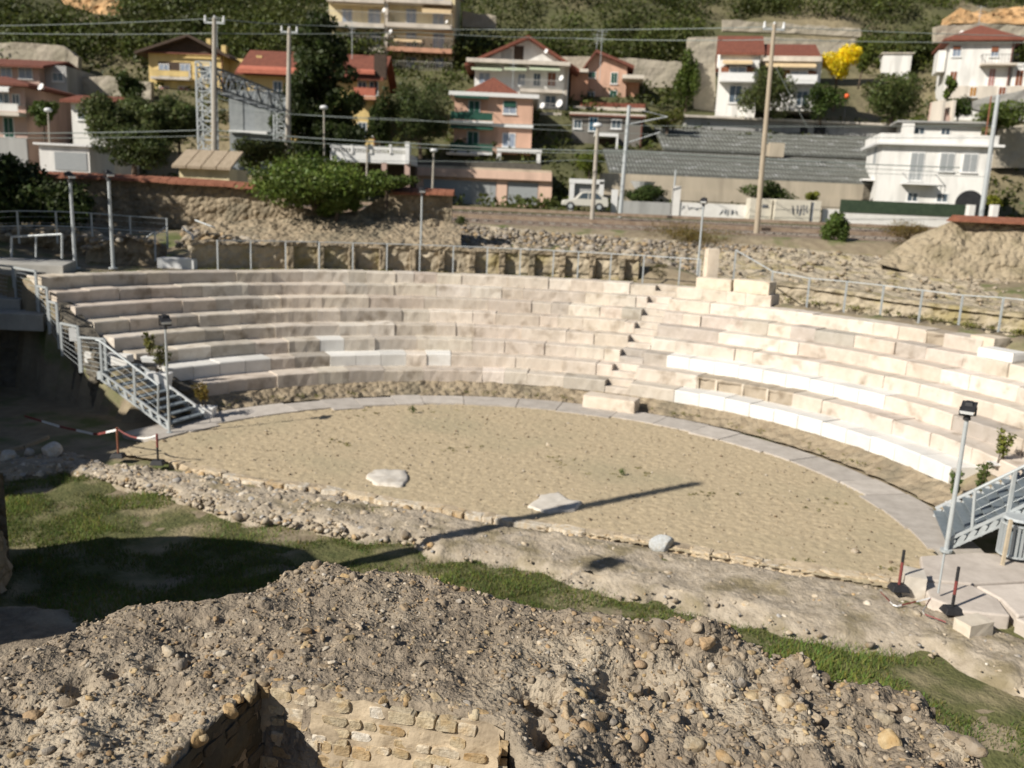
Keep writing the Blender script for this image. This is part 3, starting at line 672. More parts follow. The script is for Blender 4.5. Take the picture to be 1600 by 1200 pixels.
# ================================================================ floodlight posts
def flood(label, px, py, pyt, z0, rad=.045, head=1, face=0, Y=None):
    b = G(px, py, z0) if Y is None else D(px, py, Y); z0 = b.z
    d = ray(px+(py-pyt)*(.0635+(px-800)*1.35e-4)*1.0, pyt); top = H+d.z*(b.y/d.y)
    t = thing('floodlight_post', label, 'lamp post', (b.x, b.y, z0), 'floodlight posts round the theatre')
    p = MB().cyl((b.x, b.y, z0), (b.x, b.y, top), rad, rad*.8, 10).cyl((b.x, b.y, z0), (b.x, b.y, z0+.05), rad*2.4, rad*2.4, 10).build('pole', m_steel, t, smooth=False)
    MB().cyl((b.x, b.y, top), (b.x, b.y, top+.1), rad*1.5, rad*1.2, 10).bar((b.x-.14, b.y, top+.09), (b.x+.14, b.y, top+.09), .03).bar((b.x-.14, b.y, top+.08), (b.x-.14, b.y, top+.24), .025).bar((b.x+.14, b.y, top+.08), (b.x+.14, b.y, top+.24), .025).build('bracket', m_dark, t)
    ca, sa = math.cos(face), math.sin(face)
    def R(x, y, z): x, y, z = x*.8, y*.8, z*.8; return (b.x+x*ca-y*sa, b.y+x*sa+y*ca, top+.13+z)
    hd = MB(); K_ = .82
    hd.hexa([R(-.12,-.13,.0), R(.12,-.13,.0), R(.14,.2,.12), R(-.14,.2,.12), R(-.15,-.2,.07), R(.15,-.2,.07), R(.16,.18,.24), R(-.16,.18,.24)])
    hd.hexa([R(-.10,-.02,.12), R(.10,-.02,.12), R(.10,.13,.18), R(-.10,.13,.18), R(-.07,0,.22), R(.07,0,.22), R(.07,.1,.27), R(-.07,.1,.27)])
    h_ = hd.build('floodlight', m_dark, t, bevel=.01)
    MB().hexa([R(-.13,-.205,.0), R(.13,-.205,.0), R(.12,-.132,-.006), R(-.12,-.132,-.006), R(-.14,-.225,.065), R(.14,-.225,.065), R(.14,-.205,.066), R(-.14,-.205,.066)]).build('lens', m_lamp, h_)
    return t
flood('grey floodlight post beside the metal stair at lower right, its twin lamp tilted upward', 1478, 862, 656, 0, face=-.6)
flood('slender floodlight post at the foot of the left metal stair', 265, 678, 514, 0, .032, face=.6)
flood('floodlight post at far left in front of the dark hedge', 118, 420, 285, 3.2, .06, face=.9)
flood('floodlight post in front of the shaded end of the coped wall', 177, 420, 282, 3.2, .06, face=.9)
flood('slim floodlight post before the end of the coped wall by the bush', 657, 416, 306, 3.2, .045, face=.2)
flood('floodlight post next to the pale pillar stub above the seating', 1089, 436, 322, 3.2, .045, face=-.3)

# ================================================================ metal stairs
m_gsunlit = mat('sunlit_galvanised', (.62,.64,.64), (.5,.52,.53), 6, rough=.5, metal=.15, bump=.03)
def stair(name, label, p0, width, u, plane_pts, n, rail, ext=0, more=1.0):
    yaw = math.atan2(u[1], u[0]); U = Vector((u[0], u[1], 0)).normalized(); Wd = Vector((-U.y, U.x, 0)); 
    if Wd.y < 0: Wd = -Wd
    f = Fac(p0, yaw); s1, z1 = f.uv(*plane_pts); s1 *= more; z1 *= more
    t = thing(name, label, 'stairs', (p0[0], p0[1], 0)); Z = Vector((0,0,1)); P = Vector((p0[0], p0[1], 0))
    sl = z1/s1; z0 = .05
    for k in (0, 1):
        st = MB(); o0 = P+Wd*(width*k)
        for dz in (.0, .20): st.bar(o0+Z*(z0+dz-.04), o0+U*s1+Z*(z1+dz-.04), .05, .045)
        m = n
        for i in range(m+1):
            q = o0+U*(s1*i/m)+Z*(z0+(z1-z0)*i/m)
            st.bar(q+Z*(-.05), q+Z*.17+U*.08, .04, .08)
        if ext: st.bar(o0+U*s1+Z*(z1+.08), o0+U*(s1+ext)+Z*(z1+.08), .06, .2)
        st.build('stringer', m_steel if k == 0 else m_gsunlit, t)  # far stringer: sunlight on it is put into a paler metal colour
    for i in range(n):
        q = P+U*(s1*(i+.5)/n)+Z*(z0+(z1-z0)*(i+.75)/n)+Wd*.03
        MB().hexa([q-U*.12, q+U*.12, q+U*.12+Wd*(width-.06), q-U*.12+Wd*(width-.06), q-U*.12+Z*.035, q+U*.12+Z*.035, q+U*.12+Wd*(width-.06)+Z*.035, q-U*.12+Wd*(width-.06)+Z*.035]).build('tread', m_tread, t)
    if ext:
        q = P+U*s1+Z*(z1+.14); MB().hexa([q+Wd*.03, q+U*ext+Wd*.03, q+U*ext+Wd*(width-.03), q+Wd*(width-.03), q+Wd*.03+Z*.05, q+U*ext+Wd*.03+Z*.05, q+U*ext+Wd*(width-.03)+Z*.05, q+Wd*(width-.03)+Z*.05]).build('landing', m_tread, t)
    for k in (0,):
        o0 = P+Wd*(width*k); hr = MB()
        hr.tube([o0+U*.35+Z*(z0+sl*.35+.12), o0+U*.30+Z*(z0+sl*.3+.93), o0+U*s1+Z*(z1+.98), o0+U*(s1+max(ext, .02))+Z*(z1+1.0)], .028, 8)
        for w in (.3, .5, .7): hr.tube([o0+U*.33+Z*(z0+sl*.33+w), o0+U*s1+Z*(z1+w+.05)], .006, 4)
        h_ = hr.build('handrail', m_steel, t)
        for fr in (.5, 1.0): MB().bar(o0+U*(s1*fr)+Z*(z0+(z1-z0)*fr), o0+U*(s1*fr)+Z*(z1*fr+.98), .055).build('post', m_steel, h_)
    return f, s1, z1, U, Wd
bl = G(265, 673, 0); f1, s1, z1, U1, W1 = stair('metal_stair', 'grey metal stair with cable railings on the shaded left side', bl, 1.27, (-.93, .37), (160, 592), 8, True, .15)
br = G(1480, 859, 0); stair('metal_stair', 'wide grey metal stair with dark treads at the right edge', br, 1.80, (.95, -.31), (1568, 818), 11, True, 1.4, 2.1)

# guard panels climbing the left ends of the tiers, and concrete decks behind them
rl = thing('metal_railing', 'stepped galvanised railing climbing the left ends of the tiers', 'railing', f1.w(s1, 0, 0))
pans = [((62,450),(60,425),(20,420),(20,450)),]
def panel(x0, y0t, x1, y1t, yb0, yb1, Y0, Y1):
    a0, a1 = D(x0, yb0, Y0), D(x0, y0t, Y0); b0, b1 = D(x1, yb1, Y1), D(x1, y1t, Y1)
    a1.x, a1.y, b1.x, b1.y = a0.x, a0.y, b0.x, b0.y
    fr = MB(); fr.bar(a0, a1, .06); fr.bar(b0, b1, .06); fr.bar(a1, b1, .06, .05); q = fr.build('frame_panel', m_steel, rl)
    cb = MB(); n = 8
    for i in range(1, n): cb.bar(a0.lerp(a1, i/n), b0.lerp(b1, i/n), .009)
    cb.build('cables', m_steel, q)
panel(128, 527, 167, 530, 582, 592, 22.6, 21.8)
panel(98, 505, 126, 511, 556, 582, 23.2, 22.7)
panel(79, 471, 93, 474, 520, 545, 24.0, 23.5)
panel(62, 447, 78, 450, 492, 522, 24.6, 24.1)
panel(26, 418, 60, 424, 470, 490, 25.4, 24.8)
panel(-40, 410, 24, 417, 455, 470, 26.6, 25.5)
a = D(118, 522, 22.9); s = MB().box((a.x, a.y-.06, a.z), (.26, .02, .36), .2).build('notice_panel', m_wp, loc=a); setp(s, 'blank white notice panel hung on the stepped left railing', 'sign')
m_plat = m_conc
pf = thing('concrete_deck', 'thick concrete deck slab jutting over the dark vault at left', 'deck', D(20, 515, 24.4))
def slab(par, name, pix, Y0, Y1, th):
    mb = MB(); (xa, ya), (xb, yb) = pix; a, b = D(xa, ya, Y0), D(xb, yb, Y0); c, d = Vector((b.x-.6, Y1, b.z)), Vector((a.x, Y1, a.z)); a.z = b.z = c.z = d.z = (a.z+b.z)/2
    mb.hexa([p-Vector((0,0,th)) for p in (a, b, c, d)]+[a, b, c, d]); return mb.build(name, m_conc, par, bevel=.02)
slab(pf, 'deck_slab', [(-120,492),(66,484)], 24.2, 27.5, .48)
slab(pf, 'step_slab', [(-120,468),(30,462)], 25.0, 27.6, .30)
pf2 = thing('stone_bench_deck', 'pale upper landing slab with a small railing at far left', 'deck', D(50, 430, 26))
slab(pf2, 'landing_slab', [(-160,408),(98,411)], 26.2, 28.2, .42)
rr = MB(); P0 = [D(18, 402, 27.6), D(18, 370, 27.6), D(97, 366, 27.2), D(97, 404, 27.2)]; rr.tube(P0, .035, 6); rr.bar(D(56, 402, 27.4), D(56, 368, 27.4), .04); rr.build('guard_rail', m_steel, pf2)
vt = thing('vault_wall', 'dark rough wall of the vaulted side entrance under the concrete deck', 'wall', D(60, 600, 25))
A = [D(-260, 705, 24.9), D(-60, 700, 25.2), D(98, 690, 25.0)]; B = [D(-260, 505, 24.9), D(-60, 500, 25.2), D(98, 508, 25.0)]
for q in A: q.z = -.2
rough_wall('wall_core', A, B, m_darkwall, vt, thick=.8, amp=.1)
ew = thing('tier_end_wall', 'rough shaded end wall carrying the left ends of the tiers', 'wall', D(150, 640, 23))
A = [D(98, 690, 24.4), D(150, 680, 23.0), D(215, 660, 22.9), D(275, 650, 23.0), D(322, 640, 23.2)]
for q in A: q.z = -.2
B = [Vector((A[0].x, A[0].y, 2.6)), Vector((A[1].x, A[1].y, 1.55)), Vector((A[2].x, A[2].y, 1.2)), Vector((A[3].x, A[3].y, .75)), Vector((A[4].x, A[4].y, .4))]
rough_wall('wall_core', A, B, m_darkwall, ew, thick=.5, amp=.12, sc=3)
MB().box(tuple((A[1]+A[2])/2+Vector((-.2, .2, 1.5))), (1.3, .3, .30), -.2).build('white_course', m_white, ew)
# unseen wall at left, made tall and long to shade vault and ground
so = thing('shade_casting_wall', 'unseen wall out of view at far left, shaped to shade vault and ground', 'wall', (-17.5, 22, 0))
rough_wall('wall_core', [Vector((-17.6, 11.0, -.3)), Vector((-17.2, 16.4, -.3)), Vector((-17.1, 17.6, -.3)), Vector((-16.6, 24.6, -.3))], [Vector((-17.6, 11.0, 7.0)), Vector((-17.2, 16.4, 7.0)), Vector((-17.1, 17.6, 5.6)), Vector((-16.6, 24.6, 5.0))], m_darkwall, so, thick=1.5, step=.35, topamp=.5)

# ================================================================ potted shrubs
def pot_shrub(label, px, py, z, hgt, w, pot, seed, cc=(1, 1, 1), Y=None):
    b = G(px, py, z) if Y is None else D(px, py, Y); t = thing('potted_shrub', label, 'plant', b)
    x, y, z = b; pw = w*.5
    MB().hexa([(x-pw*.8,y-pw*.5,z),(x+pw*.8,y-pw*.5,z),(x+pw*.8,y+pw*.5,z),(x-pw*.8,y+pw*.5,z),(x-pw,y-pw*.6,z+pot),(x+pw,y-pw*.6,z+pot),(x+pw,y+pw*.6,z+pot),(x-pw,y+pw*.6,z+pot)]).build('planter', m_wp, t, bevel=.02)
    s = MB(); rg = random.Random(seed); bl = []
    for i in range(4):
        e = Vector((x+rg.uniform(-.3, .3)*w, y+rg.uniform(-.3, .3)*w, z+pot+hgt*rg.uniform(.6, 1))); s.cyl((x+rg.uniform(-.1,.1), y, z+pot-.02), e, .014, .006, 5); 
        for q in range(3): bl.append((Vector((x, y, z+pot)).lerp(e, .5+.25*q), (w*.22, w*.22, hgt*.14)))
    s.build('stems', m_bark, t)
    V, F, c = leaves_np(bl, 420, .07, seed, .1, cc); np_mesh('leaves', V, F, m_leaf, t, col=c)
pot_shrub('potted shrub with reddish green leaves at the foot of the left stair', 319, 652, .0, .62, .62, .30, 1, (2.0, 1.25, .8))
pot_shrub('potted shrub in a white trough halfway up behind the left stair rail', 249, 606, .8, .75, .66, .42, 2, (1.4, 1.2, .9), Y=22.6)
pot_shrub('potted yellow green shrub uppermost behind the left stair', 235, 566, 1.6, .62, .45, .16, 3, (1.7, 1.4, .9), Y=23.0)
pot_shrub('potted round shrub standing on a tier above the right stair', 1563, 727, .9, .75, .5, .05, 4, (1.7, 1.6, .9))
pot_shrub('potted thin leafy shrub beside the white blocks behind the right stair', 1527, 790, .3, .75, .5, .12, 5, (1.1, 1.2, .9))
pot_shrub('potted narrow dark shrub close behind the right floodlight post', 1489, 792, .1, .75, .3, .10, 6, (.9, 1.1, .9))
def tuft(label, px, py, z, s, seed, name='weed_tuft'):
    b = G(px, py, z); V, F, c = leaves_np([(b+Vector((0,0,s*.5)), (s*.5, s*.4, s*.6))], 90, s*.35, seed, .1, (.9,1.1,.8), aspect=.25); o = np_mesh(name, V, F, m_leaf, loc=b, col=c); setp(o, label, 'weed', 'weeds rooted in joints of the seating')
tuft('small green weed rooted on the second tier, mid seating', 750, 571, ZK(1), .26, 1)
tuft('weed tuft growing from a joint of the fifth tier at left', 430, 487, ZK(4), .16, 2)
tuft('dark weed under the white third tier near the stair notches', 1100, 580, ZK(2), .13, 3)
tuft('weed at the very edge of the sand before the paving ring', 645, 645, .02, .22, 4)
tuft('greenish weed in the middle of the sand right of the slabs', 972, 742, .02, .16, 5)

# ================================================================ barrier posts, tape, bin, plinth
m_dred = mat('faded_red', (.24,.06,.055), (.16,.045,.04), 9, rough=.6, bump=0)
def bpost(label, px, py, pyt, z0, cols, base=True):
    b = G(px, py, z0); d = ray(px+4, pyt); top = H+d.z*b.y/d.y
    t = thing('barrier_post', label, 'barrier post', b, 'barrier posts at the ends of the stage kerb'); n = len(cols); hgt = top-z0
    for i, m in enumerate(cols):
        MB().cyl((b.x, b.y, z0+.06+hgt*i/n*.95), (b.x, b.y, z0+.06+hgt*(i+1)/n*.95), .024 if base else .017, .024 if base else .017, 10).build('pole' if i == 0 else 'band', m, t)
    if base: MB().hexa([(b.x-.15,b.y-.12,z0-.02),(b.x+.15,b.y-.12,z0-.02),(b.x+.15,b.y+.12,z0-.02),(b.x-.15,b.y+.12,z0-.02),(b.x-.11,b.y-.08,z0+.08),(b.x+.11,b.y-.08,z0+.08),(b.x+.11,b.y+.08,z0+.08),(b.x-.11,b.y+.08,z0+.08)]).build('foot_block', m_dark, t, bevel=.01)
    return Vector((b.x, b.y, top))
bpost('red and black barrier post standing at the right end of the kerb', 1404, 920, 862, .10, [m_dred, m_dred, m_dark])
bpost('red and black barrier post lower right, in front of the plinth slabs', 1487, 955, 888, .05, [m_dark, m_dred, m_dark])
bpost('thin steel barrier rod between the two red posts at right', 1465, 932, 868, .12, [m_steel], False)
k1 = bpost('brown barrier post on the left end of the kerb, farther from the sand', 185, 713, 670, .05, [m_coping, m_coping])
k2 = bpost('barrier post with a red top at the left end of the sand floor', 247, 724, 680, .05, [m_dark, m_dred])
def tape(label, P, w=.07, step=.42, sag=.0):
    t = thing('barrier_tape', label, 'tape', P[0]); L = sum((Vector(b)-Vector(a)).length for a, b in zip(P, P[1:])); n = max(2, int(L/step))
    for i in range(n):
        mb = MB()
        for q in range(3):
            t0, t1 = (i+q/3)/n, (i+(q+1)/3)/n; a, b = lerp_path(P, t0), lerp_path(P, t1); sg = lambda t: Vector((0,0,-sag*4*t*(1-t)))
            a, b = a+sg(t0), b+sg(t1); h_ = Vector((0, .006, w/2)); 
            mb.hexa([a-h_, b-h_, b-h_+Vector((0,.004,0)), a-h_+Vector((0,.004,0)), a+h_, b+h_, b+h_+Vector((0,.004,0)), a+h_+Vector((0,.004,0))])
        mb.build('red_band' if i % 2 == 0 else 'white_band', m_dred if i % 2 == 0 else m_wp, t)
tape('red and white barrier tape sagging from the dark vault towards the left posts', [D(38, 650, 20.6), D(95, 667, 20.0), D(150, 679, 19.3), D(185, 671, 18.57)], .05, .62)
tape('red and white barrier tape hanging between the two left posts', [k1, k2], .035, .4, .14)
tape('red and white barrier tape lying crumpled on the ground at lower right', [G(1376, 925, .08), G(1398, 948, .06), G(1440, 938, .08), G(1455, 934, .1), G(1440, 958, .05), G(1478, 972, .04)], .018, .3)
# paved plinth at right
pln = [[(1436,868),(1530,862),(1620,872),(1640,905),(1520,912),(1442,905)],[(1440,908),(1520,914),(1560,935),(1580,962),(1505,955),(1450,932)],[(1524,914),(1640,908),(1700,950),(1590,962),(1563,935)],[(1585,965),(1700,953),(1790,1010),(1660,1000)]]
pt = thing('stone_plinth', 'low platform of large pale slabs beside the right stair and bin', 'plinth', G(1540, 925, 0))
for i, q in enumerate(pln):
    c = Vector((sum(a for a, b in q)/len(q), sum(b for a, b in q)/len(q), 0)); q2 = [(c.x+(a-c.x)*.985, c.y+(b-c.y)*.985) for a, b in q]
    zt = .11+.02*math.sin(i*3); mb = MB(); mb.col = tuple(k*(.92+.07*(i % 3)) for k in (1.12,1.08,1.04)); mb.prism([G(a, b, zt)-Vector((0,0,.32)) for a, b in q2][::-1], (0,0,.32)); mb.build('slab', m_pave, pt, bevel=.03)
p = G(1425, 922, 0); stone_block('stone_block', 'pale grey block set at the right end of the kerb beside the red post', 'stone block', (p.x, p.y, -.1), (.34, .45, .42), -.3, col=(.60,.56,.50))
p = G(1520, 985, 0); stone_block('stone_block', 'pale block in the grass before the plinth at lower right', 'stone block', (p.x, p.y, -.12), (.5, .3, .30), .4, col=(.62,.56,.47))
b = G(1583, 868, .16); t = thing('litter_bin', 'round slatted metal litter bin at the right edge beside the stair', 'bin', b)
mb = MB(); r = .26; h_ = .62
for i in range(22):
    a = 2*math.pi*i/22; mb.bar((b.x+r*math.cos(a), b.y+r*math.sin(a), b.z+.04), (b.x+r*math.cos(a), b.y+r*math.sin(a), b.z+h_), .045, .012)
mb.build('slats', m_steel, t)
for z in (.05, h_):
    mb = MB()
    for i in range(24):
        a, c = 2*math.pi*i/24, 2*math.pi*(i+1)/24; mb.bar((b.x+r*math.cos(a), b.y+r*math.sin(a), b.z+z), (b.x+r*math.cos(c), b.y+r*math.sin(c), b.z+z), .05, .03)
    mb.build('hoop', m_steel, t)
MB().cyl((b.x, b.y, b.z), (b.x, b.y, b.z+.5), r*.86, r*.9, 20).build('liner', m_tread, t); MB().cyl((b.x, b.y, b.z+h_+.08), (b.x, b.y, b.z+h_+.12), r*1.05, r*.9, 20).cyl((b.x-.2,b.y,b.z+h_),(b.x-.2,b.y,b.z+h_+.09),.012).cyl((b.x+.2,b.y,b.z+h_),(b.x+.2,b.y,b.z+h_+.09),.012).build('lid', m_steel, t)
b = G(1566, 882, .12); t = MB().bar((b.x, b.y, 0), (b.x+.02, b.y, .95), .05).build('wooden_stake', mat('pale_wood', (.55,.47,.35), (.42,.35,.25), 5, bump=.2), loc=b); setp(t, 'pale upright stake standing just left of the litter bin', 'stake')
# ================================================================ fences and walls behind the seating
def cpt(r, px, py0=420):   # point on the circle r round the theatre that shows in picture column px
    best = None
    for i in range(0, 1700):
        q = math.radians(i*.1); p = (CX+r*math.cos(q), CY+r*math.sin(q), 3.3); e = abs(PX(p)[0]-px)
        if best is None or e < best[0]: best = (e, p)
    return Vector(best[1])
def fence(name, label, pts, hgt, rails, post=.045, wires=0):
    t = thing(name, label, 'fence', pts[0])
    for p in pts: MB().bar((p.x, p.y, p.z-.1), (p.x, p.y, p.z+hgt), post).build('post', m_steel, t)
    rb = MB()
    for a, b in zip(pts, pts[1:]):
        for r in rails: rb.bar(a+Vector((0,0,hgt*r)), b+Vector((0,0,hgt*r)), .04, .03)
    rb.build('rail', m_steel, t)
    if wires:
        wb = MB()
        for a, b in zip(pts, pts[1:]):
            for i in range(1, wires): wb.bar(a+Vector((0,0,hgt*i/wires)), b+Vector((0,0,hgt*i/wires)), .008)
        wb.build('wire_mesh', m_steel, t)
fp = [cpt(16.75, x) for x in (340,392,446,499,551,604,656,708,760,812,864,902,953,1004,1060,1092)]
for p in fp: p.z = 3.22
fence('wire_fence', 'light wire fence with thin posts along the top of the curved seating', fp, 1.0, (.99,), .045, 0)
fp = [D(x, y, Y) for x, y, Y in ((1146,433,31.5),(1203,468,30.0),(1260,480,29.0),(1318,486,28.4),(1375,493,27.8),(1435,502,27.0),(1497,511,26.2),(1560,516,25.6),(1630,525,24.8))]
fence('wire_fence', 'pale post and rail fence on the right terrace in front of the earth bank', fp, .98, (.99,), .05, 0)
fp = [D(x, y, Y) for x, y, Y in ((-60,380,31),(30,376,31),(90,376,31.5),(145,378,32),(205,382,32.5),(262,385,33))]
fence('wire_fence', 'dim railing in the shade below the dark hedge at far left', fp, 1.05, (.99, .5), .05, 5)
rb = MB(); rb.tube([D(228,372,31), D(242,362,31), D(243,408,30.8)], .03, 6); rb.tube([D(285,355,32), D(301,368,31.5), D(303,408,31)], .03, 6); rb.tube([D(305,344,33), D(336,356,32.5)], .03, 6); rb.tube([D(243,366,31), D(262,352,33)], .02, 6)
o = rb.build('stair_handrail', m_steel, loc=D(243, 408, 30.8)); setp(o, 'pair of bent handrails at the gap by the bluish white block', 'handrail')

def arcpts(r, pxs, z): 
    out = []
    for x in pxs: p = cpt(r, x); p.z = z; out.append(p)
    return out
nw = thing('niche_wall', 'low wall with small buttresses and shallow niches behind the top tier', 'wall', cpt(17.6, 700))
xs = list(range(300, 1020, 24))
rough_wall('wall_core', arcpts(17.6, xs, 3.0), arcpts(17.6, xs, 4.02), m_tan, nw, thick=.5, amp=.06, sc=2.5, topamp=.12)
rough_wall('wall_ledge', arcpts(17.52, xs, 3.99), arcpts(17.52, xs, 4.12), m_ruin, nw, thick=.7, amp=.10, sc=3, topamp=.15)
for x in (453,501,549,597,645,690,737,784,831,878,925,972):
    p = cpt(17.47, x); a = tang(p); mb = MB(); q = Vector((p.x, p.y, 3.45)); mb.box((q.x, q.y, q.z), (.24, .32, 1.05), a); mb.build('buttress', m_ruin, nw, bevel=.03)
# boulder retaining wall under the railway
bw = thing('boulder_wall', 'rough grey boulder wall holding the railway bank behind the theatre', 'wall', D(1000, 390, 42))
A = [D(690,395,41.5), D(800,400,42), D(900,405,42.4), D(1000,415,42.6), D(1100,425,42.6), D(1250,428,42), D(1400,425,41.5)]
B = [D(690,348,43.2), D(720,351,43.4), D(850,362,43.6), D(1000,374,43.8), D(1150,383,43.6), D(1280,392,43), D(1400,404,42.2)]
for p in A: p.z = 3.7
rough_wall('wall_core', A, [Vector((p.x, p.y, p.z)) for p in (lerp_path(B, i/6) for i in range(7))], m_tan, bw, thick=1.5, step=.2, amp=.14, sc=1.6, topamp=.12)
P, S, Cc = [], [], []; rg = random.Random(5); pal2 = [(.34,.30,.245),(.29,.265,.24),(.39,.34,.27),(.24,.215,.19),(.40,.31,.20),(.46,.42,.36)]
for i in range(1500):
    t, w = rg.random(), rg.random(); a = lerp_path(A, t); b = lerp_path(B, t); p = a.lerp(b, w); p.y -= .12
    if rg.random() < sm(.62, .85, t)*.8: continue
    P.append(tuple(p)); S.append(rg.uniform(.08, .21)); Cc.append(shade(rg.choice(pal2), .75, 1.15, rg))
V, F, cl = stones_np(P, S, 1, Cc, 6); o = np_mesh('wall_boulders', V, F, m_rubble, bw, col=cl); o['kind'] = 'stuff'
# rubble slope before the coped wall
P, S, Cc = [], [], []
for i in range(900):
    px = rg.uniform(700, 1095); Y = rg.uniform(35.5, 42.2); p = D(px, 390, Y); p.z = ground_h(p.x, Y)+.02; P.append(tuple(p)); S.append(rg.lognormvariate(math.log(.12), .4)); Cc.append(shade(rg.choice(pal2), .85, 1.2, rg))
for i in range(1500):
    px = rg.uniform(285, 720); py = rg.gauss(360, 10)+(px-500)*.012
    if px < 430: py = rg.uniform(352, 385)
    Y = 35.4+rg.random()*4.2; p = D(px, py, Y); z = ground_h(p.x, Y); p.z = z+rg.uniform(0, .12)
    P.append(tuple(p)); S.append(rg.lognormvariate(math.log(.13), .4)); Cc.append(shade(rg.choice(pal2), .85, 1.2, rg))
V, F, cl = stones_np(P, S, 1, Cc, 7); o = np_mesh('rubble', V, F, m_rubble, col=cl); setp(o, kind='stuff')
mo = thing('earth_mound', 'tan earth and rubble heap against the foot of the coped wall', 'mound', D(480, 380, 38))
A = [D(270,385,36.0), D(350,388,36), D(430,385,36.2), D(520,380,36.4), D(600,380,36.6), D(720,388,37.0)]; B = [D(270,362,39.3), D(350,345,39.4), D(430,342,39.5), D(520,338,39.6), D(600,340,39.6), D(720,350,39.6)]
rough_wall('mound_body', A, B, m_ruin, mo, thick=1.2, step=.22, amp=.28, sc=1.1, topamp=.25)
# coped wall left, with a broken stretch
cw = thing('coped_wall', 'long brown stone wall with red tile coping, partly broken behind the bush', 'wall', D(300, 345, 40))
gap = [(90,276),(170,279),(280,284),(400,292)]
xs = [40,120,200,280,340,385,400,440,500,560,590,620,640,706]; tops = [276,277,280,285,289,292,296,318,332,330,310,302,302,304]
A = [D(x, 350, 40.2) for x in xs]; B = [D(x, y, 40.2) for x, y in zip(xs, tops)]
for p in A: p.z = 3.9
rough_wall('wall_core', A, B, m_ruin, cw, thick=.5, step=.2, amp=.10, sc=2, topamp=.12)
for seg in ([(20,268),(120,271),(200,275),(280,279),(340,283),(400,288)], [(612,296),(660,296),(710,298)]):
    mb = MB(); pp = [D(x, y, 40.2) for x, y in seg]
    for a, b in zip(pp, pp[1:]):
        n = max(1, int((b-a).length/.35))
        for i in range(n):
            p, q = a.lerp(b, i/n), a.lerp(b, (i+.96)/n); j = rg.uniform(-.02, .02)
            mb.hexa([p+Vector((0,-.42,-.24+j)), q+Vector((0,-.42,-.24+j)), q+Vector((0,.75,-.24)), p+Vector((0,.75,-.24)), p+Vector((0,-.40,-.12+j)), q+Vector((0,-.40,-.12+j)), q+Vector((0,.2,.06)), p+Vector((0,.2,.06))])
    mb.build('coping', m_coping, cw)
# right earth wall with coping
m_mound = mat('mound_earth', (.40,.335,.235), (.29,.235,.16), 2.2, bump=1.0, bscale=5, voro=4, bdist=.12, c3=(.24,.20,.13), s3=1.1)
rw = thing('earth_bank_wall', 'tan earthen wall end sloping down from a red tile coping at right', 'wall', D(1550, 420, 35))
A = [D(1372,412,37.5), D(1420,425,37), D(1470,440,36.5), D(1550,455,36), D(1700,470,35)]; B = [D(1378,404,38.5), D(1425,372,38.4), D(1500,341,38.2), D(1560,344,38), D(1700,350,37.5)]
rough_wall('wall_core', A, B, m_mound, rw, thick=1.2, step=.2, amp=.16, sc=1.5, topamp=.08)
mb = MB(); pp = [D(1492,338,38), D(1560,341,37.8), D(1700,347,37.3)]
for a, b in zip(pp, pp[1:]):
    n = int((b-a).length/.35)
    for i in range(n):
        p, q = a.lerp(b, i/n), a.lerp(b, (i+.96)/n); mb.hexa([p+Vector((0,-.42,-.22)), q+Vector((0,-.42,-.22)), q+Vector((0,.75,-.22)), p+Vector((0,.75,-.22)), p+Vector((0,-.40,-.12)), q+Vector((0,-.40,-.12)), q+Vector((0,.2,.06)), p+Vector((0,.2,.06))])
mb.build('coping', m_coping, rw)
# terrace bank and low stone wall at right
tb = thing('terrace_bank', 'rough cream stone and earth bank rising behind the right fence', 'bank', D(1400, 460, 31))
A = [D(1085,425,38), D(1200,448,34.5), D(1300,462,32.5), D(1400,478,31), D(1500,492,29.6), D(1640,510,28.2)]; B = [D(1085,393,41.5), D(1200,396,41), D(1300,402,40.5), D(1400,410,39.8), D(1500,432,37), D(1640,450,36)]
rough_wall('bank_body', A, B, m_tan, tb, thick=1.5, step=.24, amp=.26, sc=.9, topamp=.2)
P, S, Cc = [], [], []
for i in range(420):
    t, w = rg.random(), rg.random(); p = lerp_path(A, t).lerp(lerp_path(B, t), w); p.z += .08; p.y -= .05; P.append(tuple(p)); S.append(rg.lognormvariate(math.log(.08), .5)); Cc.append(shade(rg.choice(pal2[:1]+pal2[2:3]), .9, 1.25, rg))
V, F, cl = stones_np(P, S, 1, Cc, 12); o = np_mesh('bank_stones', V, F, m_rubble, tb, col=cl); o['kind'] = 'stuff'
lw = thing('low_stone_wall', 'low old stone wall with grass tufts behind the right fence posts', 'wall', D(1400, 500, 28.6))
A = [D(1165,442,34), D(1210,468,31.6), D(1300,478,30.3), D(1400,492,28.9), D(1500,508,27.5), D(1640,528,26.1)]; B = [D(1165,432,34), D(1210,443,31.8), D(1300,454,30.5), D(1400,470,29.1), D(1500,482,27.7), D(1640,500,26.3)]
for p in A: p.z -= .25
rough_wall('wall_core', A, B, m_tan, lw, thick=.5, step=.14, amp=.16, sc=2.6, topamp=.12)
rough_wall('wall_ledge', [p+Vector((0,-.16,-.04)) for p in B], [p+Vector((0,-.16,.08)) for p in B], m_tan, lw, thick=.7, step=.16, amp=.05, sc=3, topamp=.04)
bl = []
for i in range(60):
    t = rg.random(); p = lerp_path(A, t); bl.append((p+Vector((0,-.25,.32)), (.16,.12,.1)))
V, F, c = leaves_np(bl, 1600, .09, 3, .1, (1.5,1.3,.8), aspect=.3); o = np_mesh('undergrowth', V, F, m_leaf, col=c); setp(o, kind='stuff')
